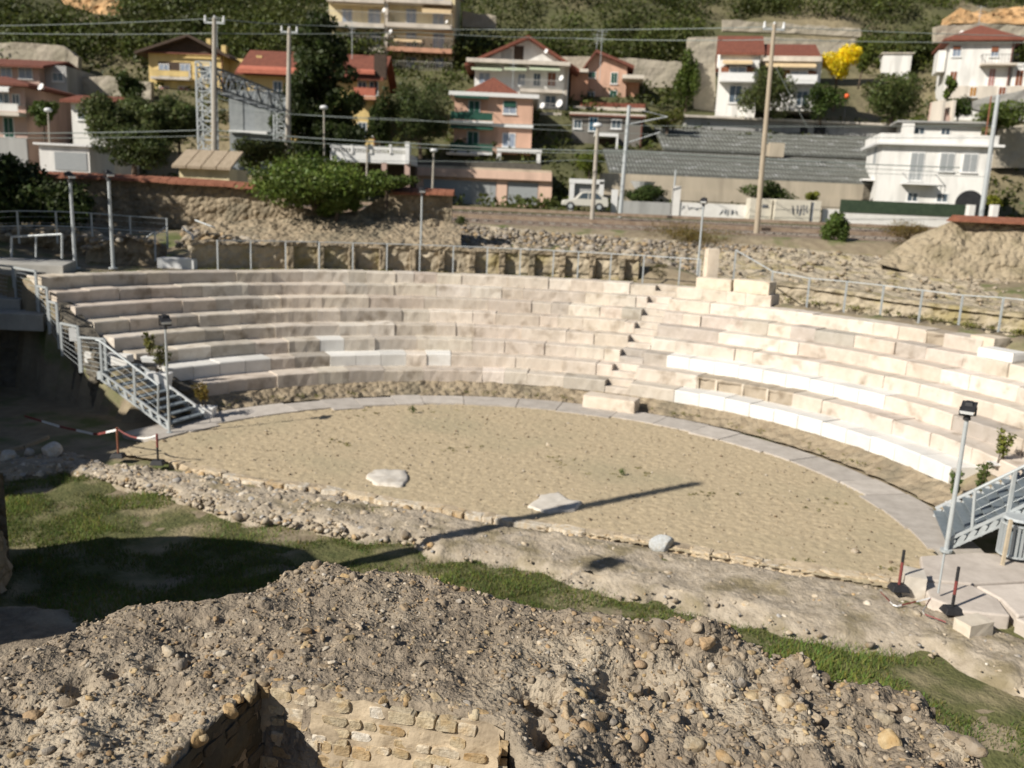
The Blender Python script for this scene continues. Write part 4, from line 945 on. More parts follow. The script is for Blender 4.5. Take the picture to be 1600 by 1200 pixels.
# weeds at the foot of the first tier and along the walkway
bl = []
for i in range(90):
    q = math.radians(rg.uniform(20, 138)); r = rg.uniform(9.75, 10.3); bl.append((Vector((CX+r*math.cos(q), CY+r*math.sin(q), .06+.28*(r-9.9)/.6*0+.06)), (rg.uniform(.06, .2), .08, .05)))
for i in range(120):
    q = math.radians(rg.uniform(50, 146)); r = rg.uniform(16.4, 17.2); bl.append((Vector((CX+r*math.cos(q), CY+r*math.sin(q), 3.2)), (rg.uniform(.15, .4), .12, .05)))
V, F, c = leaves_np(bl, 5200, .06, 4, .1, (1.6,1.35,.8), aspect=.25); o = np_mesh('weeds', V, F, m_leaf, col=c); setp(o, kind='stuff')

for lab, xs, yt, yb, Y in (('dark broken ruin wall in the shade behind the upper landing railing', (-60, 30, 100, 150), (352,356,360,372), 395, 33), ('low shaded remains of a wall with a few sunlit stones left of the handrails', (135, 180, 215, 245), (378,370,372,384), 405, 31), ('broken end of the niche wall with heaped stones beside the bluish block', (285, 320, 350, 372), (378,366,370,382), 410, 34.6)):
    A = [D(x, yb, Y) for x in xs]; B = [D(x, y, Y) for x, y in zip(xs, yt)]
    for p in A: p.z = 2.9
    t = thing('ruin_remains', lab, 'ruin', A[1]); rough_wall('wall_core', A, B, m_ruin, t, thick=.9, step=.2, amp=.25, sc=1.4, topamp=.3)
    P, S, Cc = [], [], []
    for i in range(60): u = rg.random(); p = lerp_path(B, u); P.append((p.x, p.y-rg.uniform(-.6,.5), p.z+rg.uniform(-.3,.1))); S.append(rg.uniform(.08,.2)); Cc.append(shade(rg.choice(pal2), .9, 1.2, rg))
    V, F, cl = stones_np(P, S, 1, Cc, 31); o = np_mesh('loose_stones', V, F, m_rubble, t, col=cl); o['kind'] = 'stuff'
# ================================================================ railway
m_ballast = mat('ballast', (.26,.20,.155), (.15,.115,.09), 4, bump=.9, bscale=9, bdist=.06)
m_rail = mat('rail_steel', (.46,.36,.27), (.28,.20,.14), 3, rough=.5, metal=.3, bump=.05)
m_sleep = mat('sleeper', (.32,.29,.25), (.22,.19,.16), 3, bump=.3)
ZT_ = 5.2
mb = MB(); mb.prism([(-60,46.4,4.9),(90,45.4,4.9),(90,46.6,5.18),(-60,47.6,5.18)], (0,0,.001))
o = field('ballast', np.arange(-60, 80, .5), np.arange(46.2, 60.6, .4), lambda x, y: 4.78+.35*sm(51, 54.5, y)+nz(x, y, 0, 1.2, 3)*.05-.5*sm(47, 46.2, y)-.35*sm(59, 60.5, y), m_ballast); o['kind'] = 'structure'
for nme, Y in (('near railway track with worn rails on brown ballast', 49.2), ('far railway track with worn rails, closer to the houses', 56.3)):
    zt = 4.86 if Y < 52 else 5.21
    t = thing('railway_track', nme, 'railway', (0, Y, zt)); sl = MB(); 
    for i in range(-75, 130): sl.box((i*.62, Y, zt-.10), (.24, 2.4, .16))
    sl.build('sleepers', m_sleep, t)
    for s in (-.72, .72): MB().box((15, Y+s, zt+.17), (140, .075, .18)).build('rail', m_rail, t)

# ================================================================ poles and wires
m_pole = mat('pole_concrete', (.46,.42,.36), (.36,.33,.28), 2, bump=.1)
m_poletan = mat('pole_wood', (.45,.38,.29), (.33,.275,.205), 2, bump=.2, stretch=(6,6,.6))
def pole(name, label, px, py, pxt, pyt, Y, r0, r1, m, extra=None, cat='pole'):
    b = D(px, py, Y); tp = D(pxt, pyt, Y); t = thing(name, label, cat, b); MB().cyl((b.x, b.y, b.z-1.0), (tp.x, b.y, tp.z), r0, r1, 10).build('shaft', m, t)
    if extra: extra(t, tp, b)
    return b, tp
def insul(t, tp, b):
    MB().bar(tp+Vector((-.55,0,-.25)), tp+Vector((.55,0,-.25)), .10).build('crossarm', m_steel, t)
    for dx in (-.5, 0, .5): MB().cyl(tp+Vector((dx,0,-.2)), tp+Vector((dx,0,.12)), .09, .05, 8).build('insulator', m_lamp, t)
def armL(t, tp, b):
    MB().tube([tp+Vector((0,0,-1.2)), tp+Vector((2.6,0,-.6))], .05, 6).tube([tp+Vector((0,0,-.1)), tp+Vector((2.6,0,-.6))], .025, 5).tube([tp+Vector((0,0,-2.4)), tp+Vector((2.2,0,-1.6))], .04, 5).build('cantilever', m_steel, t)
def lampx(t, tp, b):
    v, f = ico(2); np_mesh('lamp_head', v*np.array([.28,.22,.16])+np.array(tp), f, m_lamp, t, smooth=True)
pole('power_pole', 'tall grey power pole standing beside the lattice mast by the railway', 334, 245, 335, 28, 50, .17, .11, m_pole, insul)
pole('power_pole', 'grey concrete pole standing before the red roofed house and dark conifer', 449, 252, 452, 44, 60, .20, .12, m_pole, insul)
pole('power_pole', 'tall tan wooden pole leaning right before the greenhouses, with stay wire', 1184, 345, 1210, 38, 48, .155, .10, m_poletan, insul)
pole('signal_post', 'pale post with a small head rising by the white gateway', 925, 345, 934, 196, 52, .15, .10, m_pole, lampx)
pole('catenary_mast', 'grey steel catenary mast right of the white gateway', 969, 332, 983, 165, 60, .15, .12, m_steel, armL)
pole('catenary_mast', 'grey steel mast at the far right before the white villa corner', 1534, 332, 1560, 148, 56, .16, .12, m_steel)
pole('street_lamp', 'slim street lamp before the dark conifer with a pale head', 507, 262, 506, 168, 64, .07, .05, m_pole, lampx, 'street lamp')
pole('street_lamp', 'slim street lamp by the white shed at far left', 79, 262, 75, 172, 62, .08, .05, m_pole, lampx, 'street lamp')
pole('street_lamp', 'thin grey post left of the peach garages', 676, 282, 678, 235, 66, .09, .07, m_pole, lampx, 'street lamp')
pole('telegraph_pole', 'short thin post by the white balustrade terrace', 573, 262, 574, 228, 62, .07, .06, m_pole)
pole('telegraph_pole', 'thin dark post in front of the long greenhouse', 1052, 310, 1056, 265, 63, .07, .06, m_steel)
pole('iron_rod', 'thin rusty red rod rising behind the white villa roof', 1541, 210, 1549, 150, 72, .06, .05, m_coping, cat='rod')
for lab, px, Y in (('square pale fence pillar standing by the dark bush, left of the balustrade', 478, 63), ('white concrete pillar by the road gate in front of the greenhouse', 960, 64)):
    pass
# lattice portal
lt = thing('lattice_portal', 'grey lattice steel portal spanning the railway with a tall trussed mast', 'railway portal', D(325, 240, 52))
def lattice(parent, name, p, q, w, dvec, n, m=m_steel, r=.09):
    dvec = Vector(dvec).normalized()*w/2; up = (Vector(q)-Vector(p)).normalized().cross(dvec).normalized()*w/2; mb = MB(); p, q = Vector(p), Vector(q)
    cs = [dvec+up, dvec-up, -dvec-up, -dvec+up]
    for c in cs: mb.bar(p+c, q+c, r)
    for i in range(n):
        a, b = p.lerp(q, i/n), p.lerp(q, (i+1)/n)
        for k in range(4):
            c, d = cs[k], cs[(k+1) % 4]; mb.bar(a+c, b+d, r*.55) if i % 2 else mb.bar(a+d, b+c, r*.55)
            mb.bar(b+c, b+d, r*.5)
    return mb.build(name, m, parent)
b0 = D(326, 250, 52); t0 = D(326, 98, 52); t0.x = b0.x; t0.y = b0.y; b0.z -= 1
lattice(lt, 'mast', b0, t0, .85, (1,0,0), 12)
b1 = D(440, 260, 66); t1 = D(440, 135, 66); t1.x = b1.x; b1.z -= 1
lattice(lt, 'mast', b1, Vector((b1.x, b1.y, t0.z-.4)), .85, (1,0,0), 12)
lattice(lt, 'beam', Vector((t0.x, t0.y, t0.z-.8)), Vector((b1.x, b1.y, t0.z-.8)), 1.1, (1,0,0), 12, m=mat('portal_grey', (.20,.22,.24), (.13,.145,.16), 5, rough=.6, bump=.05))
m_wire = mat('wire', (.27,.31,.29), (.22,.25,.24), 4, rough=.5, bump=0)
def wire(label, pix, Y, r=.022, sag=.15):
    P = [D(x, y, Y if not isinstance(Y, list) else Y[i]) for i, (x, y) in enumerate(pix)]; Q = []
    for a, b in zip(P, P[1:]):
        for i in range(8): t = i/8; q = a.lerp(b, t); q.z -= sag*4*t*(1-t)*.5; Q.append(q)
    Q.append(P[-1]); o = MB().tube(Q, r, 5).build('overhead_wire', m_wire, loc=P[0]); setp(o, label, 'wire', 'overhead wires along the railway')
wire('upper power line running from the left edge past the tall pole to the apartment', [(-60,41),(334,29),(500,40),(760,46),(1210,42),(1700,58)], [52,50,56,58,48,50])
wire('second power line below the upper one across the whole view', [(-60,51),(334,52),(640,50),(900,60),(1207,62),(1700,66)], [52,50,56,58,48,50])
wire('thick contact wire before the olive trees at left, crossing to the balustrade', [(-60,208),(330,203),(640,224),(1000,237),(1500,262)], 51, .03)
wire('lower contact wire just under the thick one at left', [(-60,215),(330,212),(640,230),(978,240),(1500,270)], 51, .018)
wire('wire passing in front of the conifer towards the peach house', [(330,150),(452,178),(700,190),(978,196),(1556,196)], 57, .018)
wire('thin wire at mid height crossing the peach house balconies', [(330,170),(640,186),(900,205),(1190,212),(1556,215)], 57, .016)
wire('thin wire just above the garages and the gateway', [(450,246),(700,252),(900,250),(1190,262),(1540,276)], 56, .016)
wire('stay wire slanting down from the tan pole towards the greenhouse', [(1212,105),(1262,200)], [48,49], .02, 0)

# ================================================================ plants up here
def tree(name, label, base, blobs, n, size, seed, col=(1,1,1), cat='tree', group=None, trunk=.16, shell=.45, aspect=.6, droop=0):
    t = thing(name, label, cat, base, group); rg = random.Random(seed); base = Vector(base)
    c = sum((Vector(b[0]) for b in blobs), Vector())/len(blobs); s = MB()
    mid = base.lerp(Vector((c.x, c.y, c.z)), .55)+Vector((rg.uniform(-.1,.1), 0, 0)); s.cyl(base-Vector((0,0,.6)), mid, trunk, trunk*.75, 8)
    for b in rg.sample(blobs, min(len(blobs), 7)): s.cyl(mid, mid.lerp(Vector(b[0]), .9), trunk*.5, trunk*.15, 6)
    s.build('trunk', m_bark, t)
    V, F, cl = leaves_np(blobs, n, size, seed, shell, col, aspect=aspect, droop=droop); np_mesh('crown', V, F, m_leaf, t, col=cl); return t
def pxtree(name, label, x0, x1, y0, y1, Y, n, size, seed, col, nb=16, base_py=None, **kw):
    c = D((x0+x1)/2, (y0+y1)/2, Y); rx = (x1-x0)/2*Y/FPX; rz = (y1-y0)/2*Y/FPX; b = D((x0+x1)/2, base_py or y1, Y)
    b.x = c.x; return tree(name, label, b, clumpy(c, (rx, min(rx, 3.5), rz), nb, seed), n, size, seed, col, trunk=max(.06, rx*.07), **kw)
t = pxtree('hanging_bush', 'light green bush spilling over the broken stretch of the coped wall', 384, 606, 244, 334, 39.3, 15000, .16, 31, (1.0,1.2,.6), 46, 310, cat='bush')
pxtree('hanging_bush', 'small darker green bush on the wall top just left of the short coping', 560, 648, 266, 300, 39.6, 2200, .15, 32, (.85,1.0,.6), 12, 305, cat='bush')
pxtree('hanging_bush', 'green tongue of foliage hanging down the wall in the middle of the bush', 478, 572, 290, 338, 39.0, 4200, .15, 33, (1.1,1.3,.75), 12, 335, cat='bush')
hd = []
for i in range(90):
    x = random.uniform(-260, 122); y = 252+max(0, x)*.33; p = D(x, random.uniform(y+14, 335), 35.5+random.uniform(-.8, .8)); hd.append((p, (.9, .8, .75)))
V, F, cl = leaves_np(hd, 26000, .20, 35, .5, (.45,.55,.38)); h_ = thing('dark_hedge', 'big dark hedge in shade at the left edge behind the railings', 'hedge', D(40, 340, 35.5)); np_mesh('leaves', V, F, m_leaf, h_, col=cl); MB().cyl(D(40, 340, 35.5), D(40, 300, 35.5), .12).build('stem', m_bark, h_)
# tall trees left of the view: they shade the hedge and the end of the coped wall
for i, (x, y, z0, hh, rr) in enumerate(((-23.2, 25.5, 3, 10.5, 3.6), (-26, 29.5, 3, 9.5, 3.6), (-25.2, 34.4, 3.5, 9.5, 3.3), (-29, 39, 3.5, 9, 3.8))):
    tree('evergreen_tree', 'evergreen tree standing left of the hedge, outside the photograph', (x, y, z0), clumpy((x, y, z0+hh*.6), (rr, rr, hh*.42), 26, 50+i, .45), 5200, .34, 60+i, (.6,.75,.5), group='evergreens left of the theatre', shell=.3)
# hillside trees and bushes the photo tells apart
cb = []
rgc = random.Random(8)
cbx = D(508, 250, 69)
for i in range(64):
    f = i/63; py = 30+f*215; half = 10+50*min(1, f*1.35)*(1-.25*(f > .8)); px = 498+rgc.uniform(-1, 1)*half+6*f; p = D(px, py, 69+rgc.uniform(-1.8, 1.8)); cb.append((p, (rgc.uniform(.9, 1.8)*(.55+.6*f), 1.3, .6+.2*f)))
tree('cedar_tree', 'tall dark conifer with drooping boughs before the red roofed house', cbx, cb, 30000, .30, 40, (.38,.46,.30), trunk=.3, aspect=.35, droop=.25)
pxtree('olive_tree', 'broad grey green tree between the conifer and the peach house', 612, 706, 122, 235, 79, 7000, .24, 41, (.72,.80,.72), 24, 250)
for lab, a, b_, s in (('grey green olive leftmost of the row by the white shed', 124, 212, 1), ('middle olive tree of the grey row below the yellow house', 184, 270, 2), ('right olive tree of the grey row, touching the lattice mast', 240, 322, 3)):
    pxtree('olive_tree', lab, a, b_, 146+3*s, 222, 63+s, 12000, .22, 42+s, (1.0,1.04,.95), 34, 250)
pxtree('conifer', 'small dark conifer above the olive row, left of the yellow house', 180, 228, 112, 160, 74, 2200, .22, 47, (.5,.62,.4), 12)
pxtree('garden_tree', 'dark green garden tree between the pink houses at left', 42, 92, 150, 195, 74, 2600, .22, 48, (.75,.95,.5), 14, 210)
pxtree('garden_bush', 'green brown bush below the olive row beside the tiled shed', 140, 275, 200, 262, 57, 8000, .19, 49, (.55,.62,.42), 26, 262, cat='bush')
pxtree('garden_bush', 'dark bush with red flowers behind the tiled shed and grey pole', 350, 450, 206, 268, 55, 5200, .17, 58, (.75,.75,.55), 14, cat='bush')
pxtree('cypress_bush', 'yellow green upright bush beside the garage lane', 898, 948, 234, 282, 70, 3000, .18, 51, (1.3,1.35,.6), 12, cat='bush')
pxtree('ivy_column', 'tall dark column of ivy climbing between the big tan walls', 1054, 1094, 72, 180, 93, 3600, .26, 52, (.75,.9,.45), 18, cat='ivy')
pxtree('olive_tree', 'grey green olive before the white house with red roof', 1160, 1246, 104, 186, 86, 5200, .24, 53, (.85,.88,.70), 20)
pxtree('garden_bush', 'dark green bush right of the house with cream awnings', 1256, 1316, 122, 186, 87, 3400, .24, 54, (.55,.72,.42), 14, cat='bush')
pxtree('mimosa_tree', 'bright yellow flowering mimosa tree beside the house with cream awnings', 1278, 1344, 66, 124, 92, 5200, .24, 55, (8.0,5.2,.4), 14, 165)
pxtree('garden_tree', 'olive green tree just right of the yellow mimosa', 1328, 1366, 60, 112, 95, 2400, .25, 56, (1.0,1.05,.5), 12, 130)
pxtree('olive_tree', 'large grey green tree mass above the greenhouses at right', 1345, 1452, 112, 188, 87, 6500, .24, 57, (.75,.82,.60), 24)
pxtree('garden_bush', 'round dark bush under the big white house', 1478, 1522, 146, 188, 84, 2200, .22, 59, (.55,.7,.42), 10, cat='bush')
pxtree('garden_tree', 'small green tree at the left corner of the big white house', 1472, 1492, 120, 152, 88, 1200, .22, 61, (.9,1.1,.55), 8, 165)
pxtree('garden_bush', 'green bushes right of the round dark bush, before the slope', 1518, 1600, 158, 200, 80, 3600, .22, 62, (.95,1.1,.6), 16, cat='bush')
pxtree('garden_bush', 'dark green bush behind the white boxes by the track', 1164, 1244, 282, 318, 66, 3200, .18, 63, (.62,.72,.5), 14, cat='bush')
pxtree('garden_bush', 'small yellow green bush at the end of the white boxes', 1252, 1284, 298, 316, 65.5, 900, .16, 64, (1.5,1.35,.5), 7, cat='bush')
pxtree('garden_bush', 'yellowish bush beside the arch of the white villa', 1538, 1570, 302, 326, 64, 1000, .16, 65, (1.8,1.6,.5), 8, cat='bush')
pxtree('track_shrub', 'green upright shrub standing alone beside the railway at right', 1284, 1332, 318, 386, 45.6, 3800, .13, 66, (.85,1.05,.65), 14, cat='shrub')
pxtree('dry_shrub', 'reddish brown dry shrub on the bank left of the tan pole', 985, 1170, 348, 384, 45, 5200, .12, 67, (1.5,.95,.7), 26, cat='shrub', aspect=.2)
pxtree('dry_shrub', 'brown dry brushwood on the bank beside the earthen wall', 1372, 1462, 344, 388, 44.6, 4200, .12, 68, (1.5,.9,.75), 18, cat='shrub', aspect=.2)
pxtree('dry_shrub', 'small dark dry bush at the right end of the niche wall behind the fence', 1002, 1052, 404, 438, 33.6, 1500, .09, 81, (.8,.6,.5), 10, cat='shrub', aspect=.2)
pxtree('ivy_column', 'dark creeper added to darken the right side of the red roofed house', 574, 616, 138, 240, 78, 4200, .24, 82, (.5,.6,.4), 18, cat='ivy')  # plant added to turn this house side dark
pxtree('dry_shrub', 'low olive brown shrub at the left start of the boulder wall', 700, 735, 336, 366, 43.6, 700, .12, 69, (.7,.75,.5), 8, cat='shrub', aspect=.3)
pxtree('garden_bush', 'dark hedge bush behind the screen fence under the greenhouse eave', 968, 1046, 288, 320, 66, 3600, .17, 91, (.5,.62,.42), 16, cat='bush')
pxtree('garden_bush', 'brownish green bushes between the orange house and the upper greenhouse', 1012, 1076, 166, 200, 84, 2600, .22, 92, (.95,.85,.45), 14, cat='bush')
# wood covering the hill
bl = []; rg = random.Random(77)
for i in range(9500):
    x = rg.uniform(-110, 130); y = rg.uniform(67, 114) if rg.random() < .6 else rg.uniform(100, 200); 
    q = PX((x, y, hill_h(x, y)))
    if q[0] < -150 or q[0] > 1750 or q[1] < -120: continue
    if q[0] < 196 and -60 < q[1] < 48 and q[0] > 40: continue
    if 1470 < q[0] < 1640 and 12 < q[1] < 46: continue
    if 1085 < q[0] < 1350 and 30 < q[1] < 190: continue
    s = rg.uniform(1.0, 2.6) if q[1] < 105 else rg.uniform(.35, .9); bl.append((Vector((x, y, hill_h(x, y)+s*.55)), (s*1.2, s, s*.8)))
V, F, cl = leaves_np(bl, 430000, .40, 78, .55, (.70,.72,.44), var=.5); tint = np.random.default_rng(3).uniform(0, 1, len(F)); o = np_mesh('woodland', V, F, m_leaf, col=cl); setp(o, kind='stuff')
# ================================================================ houses
def plaster(name, c): return mat('plaster_'+name, c, tuple(x*.84 for x in c), 1.2, rough=.9, bump=.12, bscale=9, c3=tuple(x*.72 for x in c), s3=.9, stretch=(1,1,.22))
p_yel = plaster('yellow', (.74,.56,.25)); p_cream = plaster('cream', (.76,.66,.42)); p_peach = plaster('peach', (.66,.42,.31)); p_pale = plaster('pale_peach', (.78,.55,.43))
p_white = plaster('white', (.80,.79,.76)); p_pink = plaster('pink', (.56,.40,.34)); p_grey = plaster('grey', (.42,.42,.41)); p_tan = plaster('tan', (.52,.45,.35)); p_slab = plaster('slab', (.66,.60,.52)); p_terra = plaster('terracotta', (.60,.33,.22))
m_tile = mat('roof_tiles', (.235,.085,.055), (.15,.055,.038), 1.5, bump=.6, bscale=6, stretch=(4,1,1), bdist=.06)
m_browntile = mat('brown_tiles', (.21,.08,.055), (.13,.052,.038), 1.5, bump=.6, bscale=6, stretch=(4,1,1), bdist=.06)
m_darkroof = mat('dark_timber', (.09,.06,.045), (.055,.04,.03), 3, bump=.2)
m_glass = mat('window_glass', (.10,.13,.16), (.05,.07,.09), 1.5, rough=.15, spec=.6, bump=0)
m_bluegl = mat('curtained_glass', (.32,.37,.45), (.20,.24,.31), 1.6, rough=.3, spec=.5, bump=0)
m_green = mat('green_shutter', (.025,.10,.07), (.018,.07,.05), 6, rough=.6, bump=.1); m_brown = mat('brown_shutter', (.27,.10,.05), (.18,.07,.035), 6, rough=.6, bump=.1)
m_pinkst = mat('rose_shutter', (.42,.22,.20), (.32,.17,.15), 6, rough=.6, bump=.1); m_gsh = mat('grey_shutter', (.36,.38,.39), (.29,.31,.32), 6, rough=.6, bump=.1, stretch=(1,1,8))
m_awn = mat('cream_awning', (.74,.58,.36), (.62,.48,.30), 2, rough=.9, bump=.05); m_gawn = mat('green_white_awning', (.62,.66,.50), (.38,.47,.33), 2.2, bump=.05, stretch=(6,.2,.2)); m_oraw = mat('orange_awning', (.50,.17,.11), (.40,.13,.085), 2, bump=.05)
m_rail2 = mat('balcony_glass', (.55,.52,.47), (.40,.38,.35), 2.4, rough=.5, bump=0); m_gnet = mat('green_screen', (.05,.075,.045), (.03,.05,.03), 3, bump=.2)
class Bld:
    def __init__(b, name, label, x0, x1, yt, yb, Y, m, yaw=0, depth=8, down=3.0, cat='house', group=None):
        p = D(x0, yb, Y); b.f = f = Fac((p.x, p.y), yaw); b.m = m
        s0, s1, z0, z1 = f.rect(x0, yt, x1, yb); b.s0, b.s1, b.z0, b.z1 = s0, s1, z0, z1; b.depth = depth
        b.t = thing(name, label, cat, (p.x, p.y, z0), group); b.wall = f.box(MB(), s0, s1, 0, depth, z0-down, z1).build('wall', m, b.t)
    def box(b, name, x0, y0, x1, y1, d0, d1, m, parent=None, bev=0):
        s0, s1, z0, z1 = b.f.rect(x0, y0, x1, y1); return b.f.box(MB(), s0, s1, d0, d1, z0, z1).build(name, m, parent or b.t, bevel=bev)
    def win(b, x0, y0, x1, y1, pane=None, frame=None, shut=None, d=0.0, name='window', sill=True):
        f = b.f; s0, s1, z0, z1 = f.rect(x0, y0, x1, y1); w = .07; fr = MB()
        for a in ((s0-w, s0, z0-w, z1+w), (s1, s1+w, z0-w, z1+w), (s0, s1, z1, z1+w), (s0, s1, z0-w, z0), ((s0+s1)/2-.025, (s0+s1)/2+.025, z0, z1)): f.box(fr, a[0], a[1], d-.05, d+.02, a[2], a[3])
        if sill: f.box(fr, s0-.14, s1+.14, d-.13, d-.051, z0-.15, z0-w)
        o = fr.build(name, frame or m_wp, b.t)
        f.box(MB(), s0, s1, d-.02, d+.01, z0, z1).build('pane', pane or m_glass, o)
        if shut: 
            hw = (s1-s0)*.5; sh = MB()
            if shut[1] == 'closed':
                for a, c in ((s0+.01, (s0+s1)/2-.03), ((s0+s1)/2+.03, s1-.01)):
                    f.box(sh, a, c, d-.075, d-.052, z0, z1)
                    n = max(3, int((z1-z0)/.14))
                    for i in range(n): f.box(sh, a+.05, c-.05, d-.092, d-.0755, z0+(z1-z0)*(i+.25)/n, z0+(z1-z0)*(i+.8)/n)
            else:
                for a, c in ((s0-w-hw, s0-w-.01), (s1+w+.01, s1+w+hw)): f.box(sh, a, c, d-.06, d-.005, z0, z1)
            sh.build('shutter', shut[0], o)
        return o
    def balcony(b, x0, x1, ys, th, up, proj, mslab=None, mrail=None, d=0.0, bars=True):
        f = b.f; s0, s1, z0, z1 = f.rect(x0, ys, x1, ys+th); o = f.box(MB(), s0, s1, d-proj, d-.02, z0, z1).build('balcony', mslab or p_slab, b.t)
        hgt = up*b.f.p.y/FPX; r = MB()
        if bars:
            n = max(3, int((s1-s0)/.3))
            for i in range(n+1): s = s0+.04+(s1-s0-.08)*i/n; f.box(r, s-.015, s+.015, d-proj+.03, d-proj+.06, z1+.002, z1+hgt-.04)
        else: f.box(r, s0+.06, s1-.06, d-proj+.035, d-proj+.055, z1+.05, z1+hgt-.05)
        f.box(r, s0, s1, d-proj+.02, d-proj+.08, z1+hgt-.04, z1+hgt)
        for s in (s0, s1-.05): f.box(r, s, s+.05, d-proj+.081, d-.03, z1+hgt-.04, z1+hgt)
        r.build('railing', mrail or m_rail2, o); return o
    def awning(b, x0, x1, y0, y1, m, proj=1.1, d=0.0):
        f = b.f; s0, s1, z0, z1 = f.rect(x0, y0, x1, y1); h = (z1-z0)*.4
        return MB().hexa([f.w(s0,d-.02,z1-.06), f.w(s1,d-.02,z1-.06), f.w(s1,d-proj,z0+h-.02), f.w(s0,d-proj,z0+h-.02), f.w(s0,d-.02,z1), f.w(s1,d-.02,z1), f.w(s1,d-proj,z0+h+.03), f.w(s0,d-proj,z0+h+.03)]).hexa([f.w(s0,d-proj-.02,z0), f.w(s1,d-proj-.02,z0), f.w(s1,d-proj,z0), f.w(s0,d-proj,z0), f.w(s0,d-proj-.02,z0+h), f.w(s1,d-proj-.02,z0+h), f.w(s1,d-proj,z0+h), f.w(s0,d-proj,z0+h)]).build('awning', m, b.t)
    def gable(b, hpx, m, axis='u', over=.6, th=.22, ridge=.5, s0=None, s1=None, d0=0, d1=None, z=None, under=None, gmat=None):
        f = b.f; s0 = b.s0 if s0 is None else s0; s1 = b.s1 if s1 is None else s1; d1 = b.depth if d1 is None else d1; z = b.z1 if z is None else z
        h = hpx*f.p.y/FPX; r = MB()
        if axis == 'd':
            sm_ = s0+(s1-s0)*ridge; k0 = h/(sm_-s0); k1 = h/(s1-sm_)
            L = [f.w(s0-over,d0-over,z-k0*over), f.w(sm_,d0-over,z+h), f.w(sm_,d1+over,z+h), f.w(s0-over,d1+over,z-k0*over)]
            R = [f.w(sm_,d0-over,z+h), f.w(s1+over,d0-over,z-k1*over), f.w(s1+over,d1+over,z-k1*over), f.w(sm_,d1+over,z+h)]
            g = MB().add([f.w(s0,d0+.02,z), f.w(s1,d0+.02,z), f.w(sm_,d0+.02,z+h), f.w(s0,d1,z), f.w(s1,d1,z), f.w(sm_,d1,z+h)], [(0,1,2),(5,4,3)]); g.build('gable', gmat or b.m, b.t)
        else:
            dm = d0+(d1-d0)*ridge; k0 = h/(dm-d0); k1 = h/(d1-dm)
            L = [f.w(s0-over,d0-over,z-k0*over), f.w(s1+over,d0-over,z-k0*over), f.w(s1+over,dm,z+h), f.w(s0-over,dm,z+h)]
            R = [f.w(s0-over,dm,z+h), f.w(s1+over,dm,z+h), f.w(s1+over,d1+over,z-k1*over), f.w(s0-over,d1+over,z-k1*over)]
            g = MB().add([f.w(s0,d0,z), f.w(s0,d1,z), f.w(s0,dm,z+h), f.w(s1,d0,z), f.w(s1,d1,z), f.w(s1,dm,z+h)], [(1,0,2),(3,4,5)]); g.build('gable', gmat or b.m, b.t)
        Z = Vector((0,0,th))
        for q in (L, R): r.hexa(q+[p+Z for p in q])
        return r.build('roof', m, b.t)
    def hip(b, hpx, m, over=.7, th=.2, inset=.45, s0=None, s1=None, d1=None, z=None):
        f = b.f; s0 = b.s0 if s0 is None else s0; s1 = b.s1 if s1 is None else s1; d1 = b.depth if d1 is None else d1; z = b.z1 if z is None else z; h = hpx*f.p.y/FPX
        a = min(s1-s0, d1)*inset; lo = [f.w(s0-over,-over,z), f.w(s1+over,-over,z), f.w(s1+over,d1+over,z), f.w(s0-over,d1+over,z)]
        if (s1-s0) >= d1: hi = [f.w(s0+a,d1/2-.05,z+h), f.w(s1-a,d1/2-.05,z+h), f.w(s1-a,d1/2+.05,z+h), f.w(s0+a,d1/2+.05,z+h)]
        else: sm_ = (s0+s1)/2; hi = [f.w(sm_-.05,a,z+h), f.w(sm_+.05,a,z+h), f.w(sm_+.05,d1-a,z+h), f.w(sm_-.05,d1-a,z+h)]
        Z = Vector((0,0,th)); return MB().hexa([p-Z for p in lo]+lo).add(lo+hi, [(0,1,5,4),(1,2,6,5),(2,3,7,6),(3,0,4,7),(4,5,6,7)]).build('roof', m, b.t)
    def flat(b, m, over=.35, hgt=.3, name='roof'):
        return b.f.box(MB(), b.s0-over, b.s1+over, -over, b.depth+over, b.z1, b.z1+hgt).build(name, m, b.t)
    def aerial(b, x, y, d=3.0, hgt=2.6):
        s, z = b.f.uv(x, y); k = (b.f.p.y+d)/b.f.p.y; q = b.f.w(s, d, H+(z-H)*k); mb = MB(); mb.bar(q-Vector((0,0,2)), q+Vector((0,0,hgt)), .05)
        for i in range(4): mb.bar(q+Vector((-.5+.08*i,0,hgt-.12-.3*i)), q+Vector((.5-.08*i,0,hgt-.12-.3*i)), .03)
        return mb.build('aerial', m_steel, b.t)
    def gutter(b, x=0.0):
        f = b.f; mb = MB(); mb.bar(f.w(b.s0-.3, -.45, b.z1-.05), f.w(b.s1+.3, -.45, b.z1-.05), .14)
        mb.bar(f.w(b.s1-.15, -.08, b.z1-.1), f.w(b.s1-.15, -.08, b.z0-.5), .10); return mb.build('gutter', m_browntile, b.t)
    def chimney(b, x0, y0, x1, y1, d, m=None):
        s0, s1, z0, z1 = b.f.rect(x0, y0, x1, y1); k = (b.f.p.y+d)/b.f.p.y
        return b.f.box(MB(), s0, s1, d, d+.6, z0-1, z1).build('chimney', m or b.m, b.t)
    def dish(b, x, y, r, d=0.0):
        r *= .5
        s, z = b.f.uv(x, y); c = b.f.w(s, d-.45, z); n = (Vector((0,0,H+4))-c).normalized(); n = (n+Vector((-.9,0,.5))).normalized(); mb = MB()
        mb.cyl(c, c+n*.06, r*.75, r, 14).bar(c, b.f.w(s, d-.02, z-.1), .05).bar(c-Vector((0,0,r*.6)), c+n*r*.9, .03); return mb.build('satellite_dish', m_wp, b.t)

